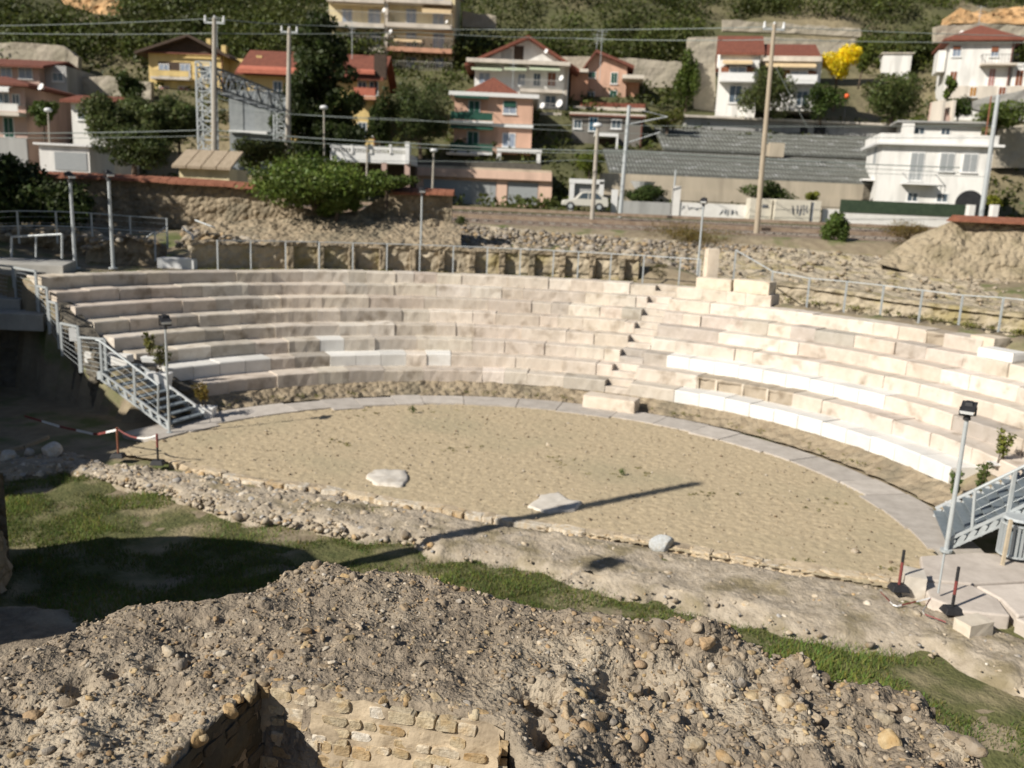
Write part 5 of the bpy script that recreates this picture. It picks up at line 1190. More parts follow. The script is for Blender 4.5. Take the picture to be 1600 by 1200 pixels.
# yellow apartment block
a = Bld('apartment_block', 'tall cream yellow apartment block with tiers of balconies and awnings', 514, 710, -40, 128, 104, p_cream, .02, 12, 6, 'apartment block')
for yo in (-38, 0, 37, 75):
    for x0, x1 in ((535,550),(576,594),(635,650),(677,694)):
        if yo >= 60 and x0 < 600: continue
        a.win(x0, 15+yo, x1, 38+yo, m_bluegl, p_slab)
    a.balcony(608, 707, 41+yo, 7, 15, 1.6, p_terra if yo > 0 else p_slab)
    if yo < 60: a.balcony(514, 603, 39+yo, 7, 15, 1.5, p_slab)
a.box('dividing_fin', 603, -40, 608, 120, -1.2, .05, p_slab)
a.awning(661, 706, 9, 25, m_awn, 1.3); a.awning(524, 602, 4, 12, m_awn, 1.3); a.awning(617, 660, 60, 68, m_awn, 1.0); a.dish(604, 22, .5, -1.6); a.dish(614, 55, .5, -1.6); a.dish(700, 40, .35, -1.6)
a.flat(p_slab); a.box('parapet', 514, -48, 710, -40, -.2, 12.2, p_slab)
# yellow house with dark gable
a = Bld('yellow_house', 'yellow house with dark timber gable and a wide loggia balcony', 233, 350, 84, 158, 94, p_yel, -.04, 10, 5)
a.gable(22, m_darkroof, 'd', 1.0, .25, .58, gmat=m_darkroof); a.box('gable_wall', 236, 84, 346, 86, -.1, .0, p_yel)
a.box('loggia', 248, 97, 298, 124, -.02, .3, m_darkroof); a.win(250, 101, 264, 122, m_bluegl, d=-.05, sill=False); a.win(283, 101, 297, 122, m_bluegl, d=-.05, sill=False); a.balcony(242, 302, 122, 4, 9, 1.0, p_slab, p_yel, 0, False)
a.win(250, 136, 264, 156, m_glass, shut=(m_pinkst, 'closed')); a.win(280, 136, 295, 156, m_glass, shut=(m_pinkst, 'closed')); a.chimney(304, 52, 311, 64, 3); a.chimney(340, 68, 347, 84, 1); a.win(318, 104, 330, 122, m_glass)
a.box('side_wing', 350, 88, 376, 160, 1.5, 8, p_yel)
a.aerial(322, 66); a.gutter()
# red roofed long house
a = Bld('red_roofed_house', 'long ochre house with bright red roof and orange awnings behind the conifer', 384, 588, 116, 250, 82, p_yel, 0, 8, 3)
a.gable(36, m_tile, 'u', .7, .25, .5)
a.awning(376, 472, 104, 118, m_oraw, 1.0); a.awning(548, 588, 108, 118, m_oraw, 1.0)
for x in (428, 470, 560, 578): a.win(x, 128, x+12, 148, m_glass); a.win(x, 192, x+12, 212, m_glass)
a.balcony(555, 590, 152, 5, 12, 1.0, p_terra, m_oraw, 0, False); a.balcony(420, 470, 176, 5, 12, 1.0, p_terra); a.chimney(388, 80, 397, 96, 2.4); a.box('dark_wing', 586, 86, 605, 125, -.6, -.1, m_darkroof)
a.win(520, 222, 536, 246, m_glass); a.win(545, 206, 566, 226, m_bluegl)
a.aerial(540, 78); a.gutter()
# pink houses at left
a = Bld('pink_house', 'pink house with brown red hipped roof, farthest left and upper', -60, 62, 102, 152, 86, p_pink, .0, 8, 4)
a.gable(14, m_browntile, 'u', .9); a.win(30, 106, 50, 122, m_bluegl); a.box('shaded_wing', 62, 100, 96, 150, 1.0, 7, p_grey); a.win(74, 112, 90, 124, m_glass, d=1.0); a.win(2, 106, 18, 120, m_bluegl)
a = Bld('pink_house', 'lower pink house at the left edge with white awning and green door', -70, 42, 130, 262, 74, p_pink, .0, 8, 3)
a.hip(16, m_browntile, .8); a.awning(-20, 24, 131, 145, m_wp, 1.0); a.win(-2, 146, 14, 162, m_glass); a.win(20, 148, 30, 162, m_glass); a.balcony(-30, 42, 176, 6, 12, 1.2, p_slab, p_white, 0, False); a.win(7, 184, 21, 214, m_glass, shut=(m_green, 'closed'), name='door'); a.box('grey_base', -70, 214, 44, 262, -.15, -.02, p_grey); a.dish(69, 137, .6, 0)
a = Bld('small_house', 'small white house with a low red tiled roof above the white shed', 112, 172, 160, 205, 72, p_white, .0, 5, 4)
a.gable(10, m_tile, 'u', .6); a.win(122, 172, 132, 186, m_glass)
a = Bld('white_shed', 'small white flat roofed shed with a shutter front at far left', 62, 140, 228, 268, 58, p_white, .05, 4, 2, 'shed')
a.flat(m_wp, .25, .14); a.box('roller_shutter', 86, 238, 136, 266, -.04, -.005, m_gsh)
a = Bld('tiled_shed', 'low cream shed with ridged tan tile roof behind the coped wall', 280, 358, 262, 282, 46, p_cream, .0, 3.2, 1.5, 'shed')
f = a.f; r = MB(); hz = 27*46/FPX
for i in range(4):
    s0, s1 = a.s0-.25+(a.s1-a.s0+.5)*i/4, a.s0-.25+(a.s1-a.s0+.5)*(i+1)/4-.06
    r.hexa([f.w(s0,-.35,a.z1-.08), f.w(s1,-.35,a.z1-.08), f.w(s1,1.8,a.z1+hz-.08), f.w(s0,1.8,a.z1+hz-.08), f.w(s0,-.35,a.z1+.05), f.w(s1,-.35,a.z1+.05), f.w(s1,1.8,a.z1+hz+.05), f.w(s0,1.8,a.z1+hz+.05)])
r.build('roof', mat('tan_tiles', (.42,.34,.25), (.30,.24,.17), 2, bump=.5, bscale=8, stretch=(5,1,1)), a.t)
# pale mesh panels between pole and conifer
a = Bld('glazed_shelter', 'pale grey glazed shelter panels right of the lattice mast', 358, 428, 142, 212, 70, mat('dusty_glass', (.30,.32,.33), (.22,.24,.25), 2.5, rough=.5, bump=.05), .0, 3, 3, 'shelter')
for x0, x1 in ((360,380),(398,424)): a.box('panel', x0, 142, x1, 206, -.06, -.01, mat('frosted_panel', (.30,.32,.32), (.22,.235,.24), 2, rough=.6, bump=.05))
a.box('ledge', 360, 205, 420, 209, -.5, -.07, m_wp)
# white terrace with balustrade
a = Bld('balustrade_terrace', 'white terrace with a pierced balustrade standing on columns over a dark garage', 516, 640, 238, 254, 66, m_wp, .0, 5, 0, 'terrace')
for i in range(5): x = 518+i*30; a.box('pillar', x, 226, x+4, 240, -.1, .1, m_wp)
a.box('handrail', 516, 229, 640, 233, -.06, .06, m_wp)
for i in range(4):
    bb = MB()
    for k in range(6): s, z = a.f.uv(524+i*30+k*4, 236); a.f.box(bb, s-.05, s+.05, -.04, .04, a.z1, a.z1+.32)
    bb.build('balusters', m_wp, a.t)
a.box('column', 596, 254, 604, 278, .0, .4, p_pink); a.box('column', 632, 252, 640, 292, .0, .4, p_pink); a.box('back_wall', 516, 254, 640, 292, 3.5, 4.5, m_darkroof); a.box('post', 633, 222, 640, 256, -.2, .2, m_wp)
# white gabled house (behind) and peach house
a = Bld('gabled_house', 'white house with wide red edged gable and green striped awnings', 740, 886, 102, 240, 92, p_white, .0, 12, 4)
a.gable(36, m_tile, 'd', 1.0, .3, .55, gmat=p_white); a.box('gable_slab', 730, 97, 890, 103, -1.5, -.02, p_slab); a.box('attic_opening', 783, 77, 800, 97, -.03, .2, p_grey); a.box('attic_opening', 803, 72, 818, 97, -.03, .2, m_darkroof)
for x0, x1 in ((738,785),(788,823),(827,874)): a.awning(x0, x1, 105, 113, m_gawn, 1.4)
a.win(749, 114, 765, 130, m_bluegl); a.win(810, 116, 820, 133, m_bluegl); a.win(834, 115, 844, 134, m_glass); a.win(856, 114, 868, 134, m_glass, shut=(m_brown, 'closed'))
a.balcony(812, 878, 142, 5, 13, 1.4, p_slab); a.balcony(842, 876, 178, 5, 13, 1.4, p_slab); a.win(852, 150, 868, 166, m_glass); a.box('downpipe', 880, 104, 884, 238, -.1, -.01, p_slab); a.win(848, 190, 868, 212, m_glass); a.dish(876, 126, .55, -1.4); a.dish(873, 165, .8, -1.4); a.dish(847, 168, .6, -1.4); a.dish(853, 84, .45, -1.0)
a = Bld('peach_house', 'peach coloured house with green shutters, white slabs and hipped tiled roof', 709, 831, 152, 262, 82, p_peach, .0, 9, 2)
a.flat(m_wp, .5, .35, 'roof_slab'); a.hip(27, m_tile, .0, .02, z=a.z1+.37, s0=a.s0+.8, s1=a.s1-1.2)
a.box('string_course', 703, 193, 833, 198, -.35, -.01, m_wp)
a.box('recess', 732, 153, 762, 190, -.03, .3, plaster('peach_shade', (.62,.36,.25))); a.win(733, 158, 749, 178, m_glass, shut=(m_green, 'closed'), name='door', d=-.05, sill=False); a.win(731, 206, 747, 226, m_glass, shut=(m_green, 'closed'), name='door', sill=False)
a.win(787, 160, 806, 177, m_bluegl, m_wp); a.box('roller_blind', 787, 158, 806, 167, -.11, -.06, m_green); a.win(786, 209, 804, 229, m_bluegl, m_wp)
a.balcony(704, 771, 190, 4, 12, 1.1, m_wp, m_green, 0, False); a.balcony(704, 771, 238, 4, 12, 1.1, m_wp, m_green, 0, False); a.awning(704, 771, 196, 203, m_green, .9); a.awning(712, 764, 150, 155, m_green, .8)
a.box('pergola', 777, 234, 846, 240, -1.6, -.2, m_wp); a.box('pergola_post', 777, 240, 783, 256, -1.6, -1.2, m_wp); a.box('pergola_post', 838, 240, 844, 256, -1.6, -1.2, m_wp); a.box('pergola_shade', 700, 240, 750, 244, -1.8, -.3, p_slab)
a.aerial(800, 138)
# garages with terrace
a = Bld('garage_row', 'row of garages with a peach fascia, grey doors and a roof terrace', 648, 862, 266, 322, 74, p_pale, .0, 8, 2, 'garage')
a.box('fascia', 654, 266, 862, 279, -.5, -.01, p_pale); a.box('roof_terrace', 650, 262, 862, 266, -.2, 8.1, p_tan); 
a.box('garage_door', 662, 282, 775, 318, -.06, -.005, m_gsh); a.box('garage_door', 793, 285, 840, 319, -.06, -.005, m_gsh); a.box('door_seam', 736, 284, 766, 316, -.08, -.061, plaster('door_grey', (.40,.41,.41)))
a.box('terrace_rail', 652, 252, 846, 262, -.1, -.05, mat('terrace_screen', (.13,.12,.10), (.08,.075,.065), 3, bump=.2)); a.box('pier', 776, 279, 792, 320, -.14, -.02, p_pale); a.box('pier', 841, 279, 862, 320, -.14, -.02, p_pale)
# orange house
a = Bld('orange_house', 'orange house with green shutters and a sloping tiled roof beside the tan wall', 916, 978, 103, 172, 96, p_peach, -.1, 10, 4)
a.gable(17, m_browntile, 'd', .7, .3, .2, gmat=p_peach); a.win(919, 113, 930, 121, m_glass, shut=(m_green, 'closed')); a.win(955, 114, 964, 130, m_glass, shut=(m_green, 'closed')); a.win(953, 142, 963, 156, m_glass, shut=(m_green, 'closed')); a.win(918, 144, 928, 152, m_glass)
a.box('left_wing', 892, 118, 918, 175, -1.5, 4, p_terra); a.box('wing_roof', 886, 112, 920, 117, -2.2, 4.5, p_slab); a.box('porch_roof', 972, 122, 1005, 128, -2.5, 4, p_slab); a.box('porch', 976, 128, 998, 162, .5, 4, p_terra); a.box('porch_roof', 908, 166, 1006, 176, -3.2, 0, m_tile); a.box('terrace_edge', 890, 173, 1006, 178, -3.6, -.5, p_slab); a.aerial(930, 92)
a = Bld('outbuilding', 'low outbuilding with shade coloured walls and a blue door below the orange house terrace', 893, 1004, 181, 240, 85, plaster('dim', (.20,.185,.165)), -.05, 7, 3)  # shadow over these walls is painted in as a dark plaster tone
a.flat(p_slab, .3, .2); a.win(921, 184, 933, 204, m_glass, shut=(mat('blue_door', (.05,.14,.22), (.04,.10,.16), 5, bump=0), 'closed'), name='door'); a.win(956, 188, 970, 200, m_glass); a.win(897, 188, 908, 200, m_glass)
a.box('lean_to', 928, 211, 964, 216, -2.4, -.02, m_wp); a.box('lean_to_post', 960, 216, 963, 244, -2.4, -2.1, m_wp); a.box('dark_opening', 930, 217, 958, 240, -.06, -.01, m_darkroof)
a.aerial(940, 92); a.gutter()
# white house with red roof and cream awnings, right
a = Bld('villa', 'white house in two blocks with red roofs and cream awnings on the terraced slope', 1122, 1184, 84, 172, 91, p_white, -.2, 7, 4)
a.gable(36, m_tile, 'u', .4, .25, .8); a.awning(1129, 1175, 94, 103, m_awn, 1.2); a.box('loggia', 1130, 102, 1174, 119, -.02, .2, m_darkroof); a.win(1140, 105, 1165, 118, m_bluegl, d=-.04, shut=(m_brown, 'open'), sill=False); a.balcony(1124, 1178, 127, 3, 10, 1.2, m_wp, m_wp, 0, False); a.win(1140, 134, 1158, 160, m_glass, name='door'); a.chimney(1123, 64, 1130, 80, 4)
a.box('right_block', 1200, 92, 1282, 172, .6, 7, p_white); a.box('cornice', 1192, 88, 1284, 96, -.2, 7.4, p_slab); 
fz = a.f; s0, s1, z0, z1 = fz.rect(1195, 80, 1282, 88); MB().hexa([fz.w(s0,0,z0), fz.w(s1,0,z0), fz.w(s1,5,z1+1.3), fz.w(s0,5,z1+1.3), fz.w(s0,0,z0+.2), fz.w(s1,0,z0+.2), fz.w(s1,5,z1+1.5), fz.w(s0,5,z1+1.5)]).build('roof', m_tile, a.t)
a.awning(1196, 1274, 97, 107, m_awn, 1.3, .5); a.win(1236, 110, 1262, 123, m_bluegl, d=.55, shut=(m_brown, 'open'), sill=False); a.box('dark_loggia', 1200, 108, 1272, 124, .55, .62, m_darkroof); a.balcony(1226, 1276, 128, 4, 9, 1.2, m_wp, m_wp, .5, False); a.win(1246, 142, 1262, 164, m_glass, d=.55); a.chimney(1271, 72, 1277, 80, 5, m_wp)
# big white house, upper right
a = Bld('white_house', 'large white house with red hipped roof and brown shutters at upper right', 1480, 1580, 62, 150, 97, p_white, -.3, 7, 6)
a.hip(27, m_tile, .8); a.win(1489, 74, 1501, 88, m_bluegl, shut=None); a.box('blind', 1489, 72, 1501, 77, -.12, -.06, m_brown); a.win(1549, 74, 1560, 88, m_bluegl); a.box('blind', 1549, 73, 1560, 81, -.12, -.06, m_brown); a.win(1484, 112, 1494, 134, m_glass, shut=(m_brown, 'closed'), name='door'); a.win(1545, 108, 1554, 134, m_glass, shut=(m_pinkst, 'closed'), name='door'); a.win(1587, 110, 1598, 134, m_glass, shut=(m_brown, 'closed'), name='door')
a.balcony(1530, 1586, 101, 3, 12, 1.2, p_slab, m_dark); a.box('right_wing', 1580, 98, 1640, 152, .0, 8, p_white); a.box('base_course', 1476, 136, 1640, 156, -.8, -.02, p_slab); a.win(1513, 138, 1523, 152, m_glass, shut=(mat('ochre_door', (.45,.24,.07), (.36,.19,.06), 5, bump=.1), 'closed'), d=-.8, name='door'); a.win(1558, 138, 1568, 150, m_glass, shut=(m_brown, 'closed'), d=-.8, name='door'); a.box('left_annex', 1467, 76, 1480, 110, 1.0, 4, p_white); a.dish(1507, 47, .5, 2)
a.aerial(1535, 50); a.gutter()
# white villa by the railway
a = Bld('white_villa', 'white two storey villa with flat cornice, grey shutters and small curved balcony', 1372, 1546, 228, 330, 70, p_white, -.22, 7, 2)
a.f.box(MB(), a.s0-.5, a.s1+.6, -.5, 7.4, a.z1, a.z1+.18).build('cornice', m_wp, a.t); a.f.box(MB(), a.s0-.25, a.s1+.2, -.2, 7.1, a.z1+.181, a.z1+.85).build('parapet', p_white, a.t)
for x0, y0, x1, y1 in ((1422,239,1442,281),(1469,240,1490,267),(1505,241,1526,268)): a.win(x0, y0, x1, y1, m_gsh, m_wp, shut=(m_gsh, 'closed'))
a.balcony(1407, 1459, 286, 3, 15, 1.0, m_wp, m_wp); a.win(1418, 302, 1433, 314, m_glass, m_wp); a.win(1464, 303, 1480, 315, m_glass, m_wp)
s, z = a.f.uv(1514, 318); ar = MB(); n = 14; P = [a.f.w(s-1.0, -.03, z-1.2)]+[a.f.w(s+1.0*math.cos(math.pi-math.pi*i/n), -.03, z+.0+1.0*math.sin(math.pi*i/n)) for i in range(n+1)]+[a.f.w(s+1.0, -.03, z-1.2)]
ar.prism(P[::-1], -a.f.n*.2); ar.build('arched_porch', m_dark, a.t)
ft = a.f; k = MB(); ft.box(k, a.s0-.02, a.s0+.03, 2.2, 3.3, a.z0+3.6, a.z0+5.4); ft.box(k, a.s0-.06, a.s0, 4.5, 5.5, a.z0+1, a.z0+2.6); k.build('side_window', m_gsh, a.t)
ft.box(MB(), a.s0-.9, a.s0, 1.5, 5, a.z0+2.2, a.z0+2.35).build('side_canopy', m_wp, a.t)
# roof terrace box and annex of the villa
a2 = Bld('annex_house', 'white flat roofed annex with two small windows behind the villa', 1410, 1532, 193, 232, 83, m_white, -.25, 4, 4)
a2.flat(p_grey, .7, .15); a2.win(1429, 200, 1444, 210, m_glass); a2.win(1471, 201, 1484, 211, m_glass); a2.box('gable_block', 1408, 189, 1427, 212, -.6, -.05, m_white)
a = Bld('small_white_box', 'plain little white hut on the slope left of the big white house', 1379, 1424, 84, 110, 108, p_white, -.25, 3, 3, 'hut')
a.flat(p_slab, .2, .12)
# greenhouse terraces
m_gh = mat('dusty_greenhouse_glass', (.25,.26,.24), (.15,.157,.14), 1.6, rough=.6, spec=.2, bump=.12, bscale=5, c3=(.42,.43,.43), s3=.9, p3=(.58,.68))
m_ghb = mat('greenhouse_frame', (.11,.11,.10), (.08,.08,.07), 2, bump=.1)
def greenhouse(label, x0, x1, yt, yb, Y, run, nb):
    p = D(x0, yb, Y); f = Fac((p.x, p.y), 0); s0, s1, z0, _ = f.rect(x0, yt, x1, yb); k = D((x0+x1)/2, yt, Y+run).z
    t = thing('greenhouse', label, 'greenhouse', (p.x, p.y, z0), 'old glasshouses stepped up the slope')
    MB().hexa([f.w(s0,0,z0-.1), f.w(s1,0,z0-.1), f.w(s1*1.02,run,k-.1), f.w(s0,run,k-.1), f.w(s0,0,z0), f.w(s1,0,z0), f.w(s1*1.02,run,k), f.w(s0,run,k)]).build('glass_roof', m_gh, t)
    r = MB()
    for i in range(nb+1): s = s0+(s1-s0)*i/nb; r.bar(f.w(s,-.02,z0+.03), f.w(s,run,k+.03), .055)
    for q in (.0, .2, .4, .6, .8, 1.0): r.bar(f.w(s0,run*q,z0+(k-z0)*q+.04), f.w(s1,run*q,z0+(k-z0)*q+.04), .045)
    r.build('glazing_bars', m_ghb, t); f.box(MB(), s0, s1, .1, .4, z0-2.6, z0-.12).build('front_wall', m_darkwall, t); return f, s0, s1, z0, t
greenhouse('upper old greenhouse roof of dusty grey panes, nearest the terraced house', 1036, 1410, 208, 240, 80.5, 6.5, 62)
greenhouse('lower old greenhouse roof with white patched panes, above the long white eave', 952, 1400, 243, 278, 72.5, 7.0, 76)
a = Bld('greenhouse_wall', 'long pale eave and wall closing the front of the lower greenhouse', 938, 1350, 279, 300, 70.5, p_tan, .0, 1.2, 2, 'wall'); a.box('shaded_front', 1000, 302, 1345, 318, -.05, -.005, p_tan)
a = Bld('greenhouse_back_wall', 'grey wall with a flat slab ledge closing the upper greenhouse at the top', 1070, 1420, 191, 210, 88, p_grey, .0, 1.5, 4, 'wall'); a.flat(p_slab, .6, .2); a.box('dark_opening', 1250, 199, 1262, 210, -.05, .1, m_dark); a.box('dark_opening', 1272, 196, 1290, 210, -.05, .1, m_dark)
b = D(1212, 240, 79); t = MB().box((b.x, b.y, b.z+.3), (1.3, .5, 1.2)).box((b.x-.8, b.y+.1, b.z+.25), (.35, .4, 1.0)).build('tan_crate', p_tan, loc=b); setp(t, 'tan box standing between the two greenhouse roofs by the tan pole', 'box')
# free standing walls, gate, boxes along the railway
def wallbox(name, label, x0, x1, yt, yb, Y, m, th=.3, down=.6, cat='wall'):
    p = D(x0, yb, Y); f = Fac((p.x, p.y), 0); s0, s1, z0, z1 = f.rect(x0, yt, x1, yb); t = thing(name, label, cat, (p.x, p.y, z0)); f.box(MB(), s0, s1, 0, th, z0-down, z1).build('body', m, t); return t, f, (s0, s1, z0, z1)
t, f, q = wallbox('white_wall', 'low white wall with dark scrawled graffiti along the railway', 1050, 1176, 318, 338, 62.5, m_white); f.box(MB(), q[0], q[0]+.5, -.1, .42, q[2]-.6, q[3]+1.1).build('pillar', m_white, t)
m_graf = mat('spray_paint', (.20,.22,.25), (.14,.15,.17), 8, bump=0)
def scrawl(f, par, cx, cy, w, h, seed, mt=m_graf):
    rg = random.Random(seed); mb = MB(); s, z = f.uv(cx, cy); n = 5
    for i in range(n):
        x = s-w/2+w*(i+.5)/n; pts = [f.w(x+rg.uniform(-.5,.5)*w/n, -.02, z+rg.uniform(-.5,.5)*h) for _ in range(5)]
        for a, b in zip(pts, pts[1:]): mb.bar(a, b, .06, .012)
    mb.build('graffiti', mt, par)
scrawl(f, t, 1082, 324, 1.6, .35, 1); scrawl(f, t, 1138, 332, 1.3, .4, 2)
m_box = mat('cream_panel', (.66,.62,.52), (.55,.51,.43), 1.5, bump=.1)
t, f, q = wallbox('equipment_box', 'larger cream trackside cabinet with grey graffiti', 1211, 1266, 312, 346, 61, m_box, 1.2, cat='cabinet'); scrawl(f, t, 1250, 328, 1.1, .8, 3); f.box(MB(), q[1], q[1]+.35, .1, 1.0, q[2]-.6, q[3]-.1).build('side_panel', m_graf, t)
t, f, q = wallbox('equipment_box', 'smaller cream trackside cabinet behind the foot of the tan pole', 1172, 1206, 310, 342, 61.4, m_box, 1.2, cat='cabinet'); scrawl(f, t, 1196, 322, .5, .3, 4)
t, f, q = wallbox('equipment_box', 'narrow cream cabinet end right of the larger one', 1272, 1282, 314, 344, 61, m_box, 1.0, cat='cabinet')
t, f, q = wallbox('white_wall', 'long white wall topped with dark green netting before the white villa', 1285, 1520, 331, 347, 61.5, m_white); 
s0, s1, z0, z1 = f.rect(1312, 316, 1518, 333); f.box(MB(), s0, s1, -.06, -.01, z0-.1, z1).build('green_netting', m_gnet, t)
for x, lab in ((1514, 'left white gate pillar rising over the tile coping at far right'), (1551, 'right white gate pillar rising over the tile coping at far right')):
    wallbox('gate_pillar', lab, x, x+9, 320, 345, 58, m_white, .5, cat='pillar')
t, f, q = wallbox('gateway', 'white square gateway frame standing beside the railway in front of the lane', 890, 897, 284, 322, 69, m_wp, .6, cat='gate')
for a_ in ((936,943,284,322),(890,944,280,287)): s0, s1, z0, z1 = f.rect(a_[0], a_[2], a_[1], a_[3]); f.box(MB(), s0, s1, -.02, .62, z0-.3*(a_[2] == 284), z1).build('body', m_wp, t)
s0, s1, z0, z1 = f.rect(897, 287, 936, 322); f.box(MB(), s0, s1, .3, .36, z0, z1).build('gate_leaf', p_grey, t)
wallbox('gate_pillar', 'slim white pillar standing between the gateway and the grey catenary mast', 956, 965, 296, 330, 65, m_wp, .5, cat='pillar')
t, f, q = wallbox('dark_fence', 'dark screen fence beside the track between the catenary mast and white wall', 966, 1048, 315, 333, 64, p_grey, .1, cat='fence')
p = D(1004, 291, 69); t = MB().cyl((p.x, p.y, p.z-.25), (p.x, p.y, p.z+.35), .55, 1.0, 16).build('white_canopy', m_wp, loc=p); setp(t, 'small white parasol canopy under the long greenhouse eave', 'parasol')
# retaining walls on the slope
def rwall(label, pts_t, pts_b, Y, m, th=.8):
    A = [D(x, y, Y) for x, y in pts_b]; B = [D(x, y, Y) for x, y in pts_t]; t = thing('retaining_wall', label, 'wall', A[0]); rough_wall('wall_body', A, B, m, t, thick=th, step=.9, amp=.12, sc=1, topamp=.25)
    return t
m_rw = mat('retaining_stone', (.47,.42,.335), (.36,.32,.26), 1.2, bump=.6, bscale=4, voro=2.2, bdist=.08, c3=(.33,.30,.23), s3=.3)
m_rock = mat('orange_rock', (.60,.38,.19), (.38,.23,.11), .35, bump=1.0, bscale=1.2, bdist=.4, c3=(.26,.18,.09), s3=.5)
rwall('big smooth tan retaining wall behind the orange house', [(830,86),(960,90),(1066,97)], [(830,160),(960,172),(1066,180)], 101, m_rw)
rwall('short tan retaining wall between the ivy column and the red roofed house', [(1084,97),(1118,98)], [(1084,190),(1118,190)], 94, m_rw)
rwall('rough stone terrace wall highest behind the house with cream awnings', [(1130,30),(1240,38),(1345,44)], [(1130,48),(1240,52),(1345,58)], 112, m_rw)
rwall('pale terrace wall directly behind the roofs with cream awnings', [(1075,58),(1200,58),(1290,62),(1345,60)], [(1075,100),(1200,100),(1290,95),(1345,82)], 103, m_rw)
rwall('grey retaining wall on the slope behind the pink houses', [(-60,66),(60,68),(100,72),(122,90)], [(-60,110),(60,112),(100,125),(122,130)], 97, m_rw)
rwall('low grey terrace wall between the small house and yellow house', [(96,122),(160,118),(236,128)], [(96,148),(160,148),(236,160)], 90, m_rw)
rwall('stone block wall beside the top of the apartment block', [(722,18),(775,24)], [(722,42),(775,44)], 112, m_rw)
rwall('pale terrace wall above the big white house roof', [(1462,40),(1530,36),(1620,42)], [(1462,66),(1530,66),(1620,66)], 101, m_rw)
rwall('tan wall and slope at the right edge behind the white villa', [(1556,200),(1620,196)], [(1556,262),(1620,262)], 82, m_rw)
rwall('sloping concrete ramp wall below the big white house', [(1520,158),(1600,140),(1640,128)], [(1520,170),(1600,190),(1640,195)], 84, m_conc)
def cliff(label, pix, Y):
    A = [D(x, y, Y) for x, y in pix[1]]; B = [D(x, y, Y+8) for x, y in pix[0]]; t = thing('rock_cliff', label, 'cliff', A[0]); rough_wall('cliff_body', A, B, m_rock, t, thick=3, step=.6, amp=1.1, sc=.35, topamp=1.0)
cliff('orange brown bare rock cliff at the upper left corner', ([(40,-40),(110,-40),(185,-30)], [(44,42),(110,46),(150,45),(190,30)]), 118)
cliff('small orange rock face above the big white house', ([(1490,22),(1560,16),(1625,14)], [(1488,36),(1560,37),(1625,36)]), 110)
# agave-like stone steps between bushes
t, f, q = wallbox('garden_stair', 'narrow white edged garden stair between bushes below the big white house', 1454, 1474, 160, 186, 85, p_pink, .3, 1, 'stairs')
for k in range(8):
    s0, s1, z0, z1 = q; f.box(MB(), s0+.3, s1-.3, -.1-.25*(8-k), -.1-.25*(7-k), z0-1, z0+(z1-z0)*(k+.5)/8).build('step', p_pink, t)
for a_, c in ((q[0], q[0]+.25), (q[1]-.25, q[1])): f.box(MB(), a_, c, -2.3, -.05, q[2]-1, q[3]).build('side_wall', p_slab, t)
o = bpy.data.objects
b = D(1323, 150, 86); v, fc = ico(2); r_ = np_mesh('orange_buoy', v*.24+np.array(b), fc, mat('orange_plastic', (.85,.16,.05), (.75,.13,.04), 4, rough=.4, bump=0), smooth=True, loc=b); setp(r_, 'round orange ball hanging among the bushes right of the mimosa', 'ball'); 
MB().bar(b, b-Vector((0,0,3)), .05).build('stake', m_dark, r_)
# car on the lane beyond the track
c = D(912, 326, 64.5); car = thing('parked_car', 'pale beige car parked in front of the white gateway', 'car', (c.x, c.y, c.z))
m_car = mat('car_paint', (.62,.60,.54), (.58,.56,.50), 3, rough=.3, spec=.5, bump=0); L = 3.4; x0 = c.x-L/2+.1; y0 = c.y; z0 = c.z-.15
prof = [(0,.35),(.02,.62),(.12,.72),(.9,.80),(1.35,1.28),(1.6,1.36),(2.55,1.36),(3.0,1.05),(3.32,.98),(3.4,.6),(3.38,.32)]
MB().prism([(x0+a, y0, z0+b) for a, b in prof], (0,1.5,0)).build('body', m_car, car, bevel=.05)
MB().prism([(x0+a, y0-.012, z0+b) for a, b in [(1.15,.86),(1.45,1.24),(1.85,1.28),(1.85,.86)]], (0,.01,0)).prism([(x0+a, y0-.012, z0+b) for a, b in [(1.93,.86),(1.93,1.28),(2.5,1.28),(2.85,.98),(2.85,.86)]], (0,.01,0)).build('side_window', m_glass, car)
for a in (.62, 2.72):
    w_ = MB().cyl((x0+a, y0-.03, z0+.3), (x0+a, y0+.16, z0+.3), .3, .3, 16).build('wheel', m_dark, car); MB().cyl((x0+a, y0-.04, z0+.3), (x0+a, y0-.031, z0+.3), .17, .17, 12).build('hubcap', m_steel, w_)
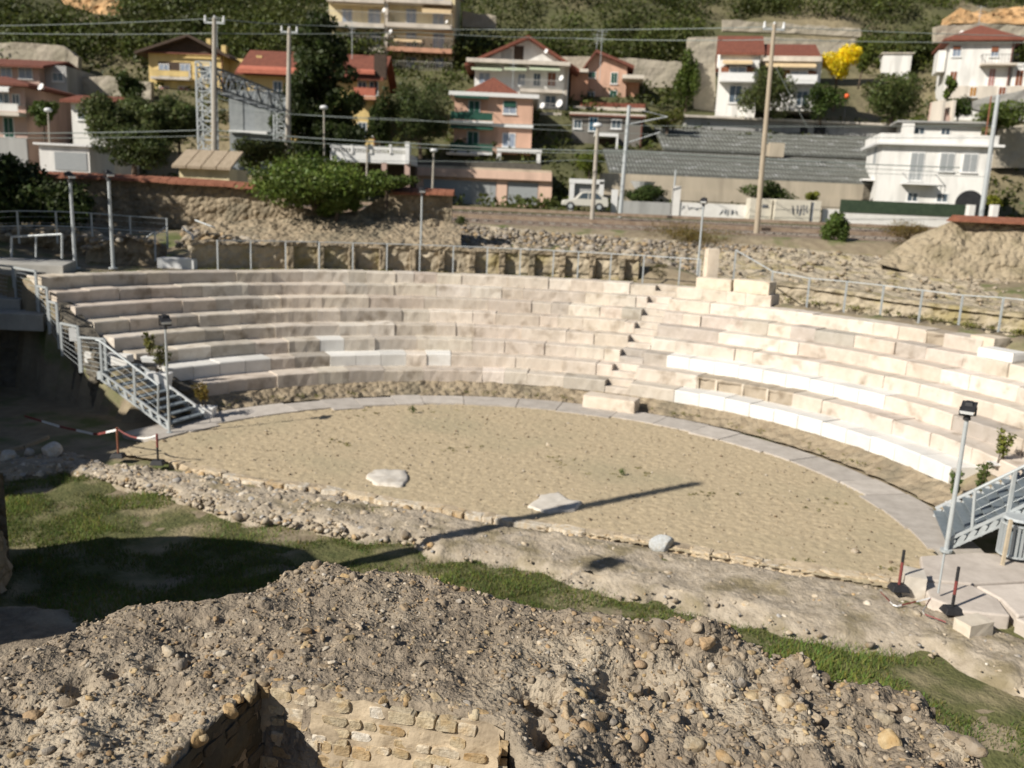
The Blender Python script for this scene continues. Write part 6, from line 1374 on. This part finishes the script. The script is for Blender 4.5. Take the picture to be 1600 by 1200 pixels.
MB().box((x0+.05, y0+.3, z0+.62), (.06,.25,.12)).build('headlight', m_lamp, car); MB().box((x0+3.39, y0+.2, z0+.72), (.04,.2,.12)).build('tail_light', m_red, car)

# ================================================================ light, sky, camera
sun = bpy.data.lights.new('sun', 'SUN'); sun.energy = 5.0; sun.angle = math.radians(.53); sun.color = (1, .935, .83)
so = bpy.data.objects.new('sun', sun); C.objects.link(so)
ld = Vector((SH.x*math.cos(SE), SH.y*math.cos(SE), -math.sin(SE))); so.rotation_euler = ld.to_track_quat('-Z', 'Y').to_euler(); so.location = (-40, -30, 40)
wd = bpy.data.worlds.new('World'); bpy.context.scene.world = wd; wd.use_nodes = True
bg = wd.node_tree.nodes['Background']; sky = wd.node_tree.nodes.new('ShaderNodeTexSky'); sky.sky_type = 'NISHITA'; sky.sun_disc = False
sky.sun_elevation = SE; sky.sun_rotation = SA+math.pi; sky.air_density = .9; sky.dust_density = .6
wd.node_tree.links.new(sky.outputs['Color'], bg.inputs['Color']); bg.inputs['Strength'].default_value = .05
cam = bpy.data.cameras.new('camera'); co = bpy.data.objects.new('camera', cam); C.objects.link(co)
cp, sp, c_, s_ = math.cos(PITCH), math.sin(PITCH), math.cos(ROLL), math.sin(ROLL)
r0, u0, fw = Vector((1,0,0)), Vector((0,sp,cp)), Vector((0,cp,-sp)); rr_ = r0*c_+u0*s_; uu = -r0*s_+u0*c_
co.matrix_world = Matrix(((rr_.x, uu.x, -fw.x, 0), (rr_.y, uu.y, -fw.y, 0), (rr_.z, uu.z, -fw.z, H), (0, 0, 0, 1)))
cam.sensor_width = 36; cam.lens = 36*FPX/1600; cam.clip_start = .1; cam.clip_end = 1500
cam.dof.use_dof = True; cam.dof.focus_distance = 6.6; cam.dof.aperture_fstop = 1.35
sc = bpy.context.scene; sc.camera = co; sc.render.resolution_x, sc.render.resolution_y = 1024, 768
sc.view_settings.view_transform = 'Standard'; sc.view_settings.look = 'None'; sc.view_settings.exposure = .27; sc.view_settings.gamma = 1
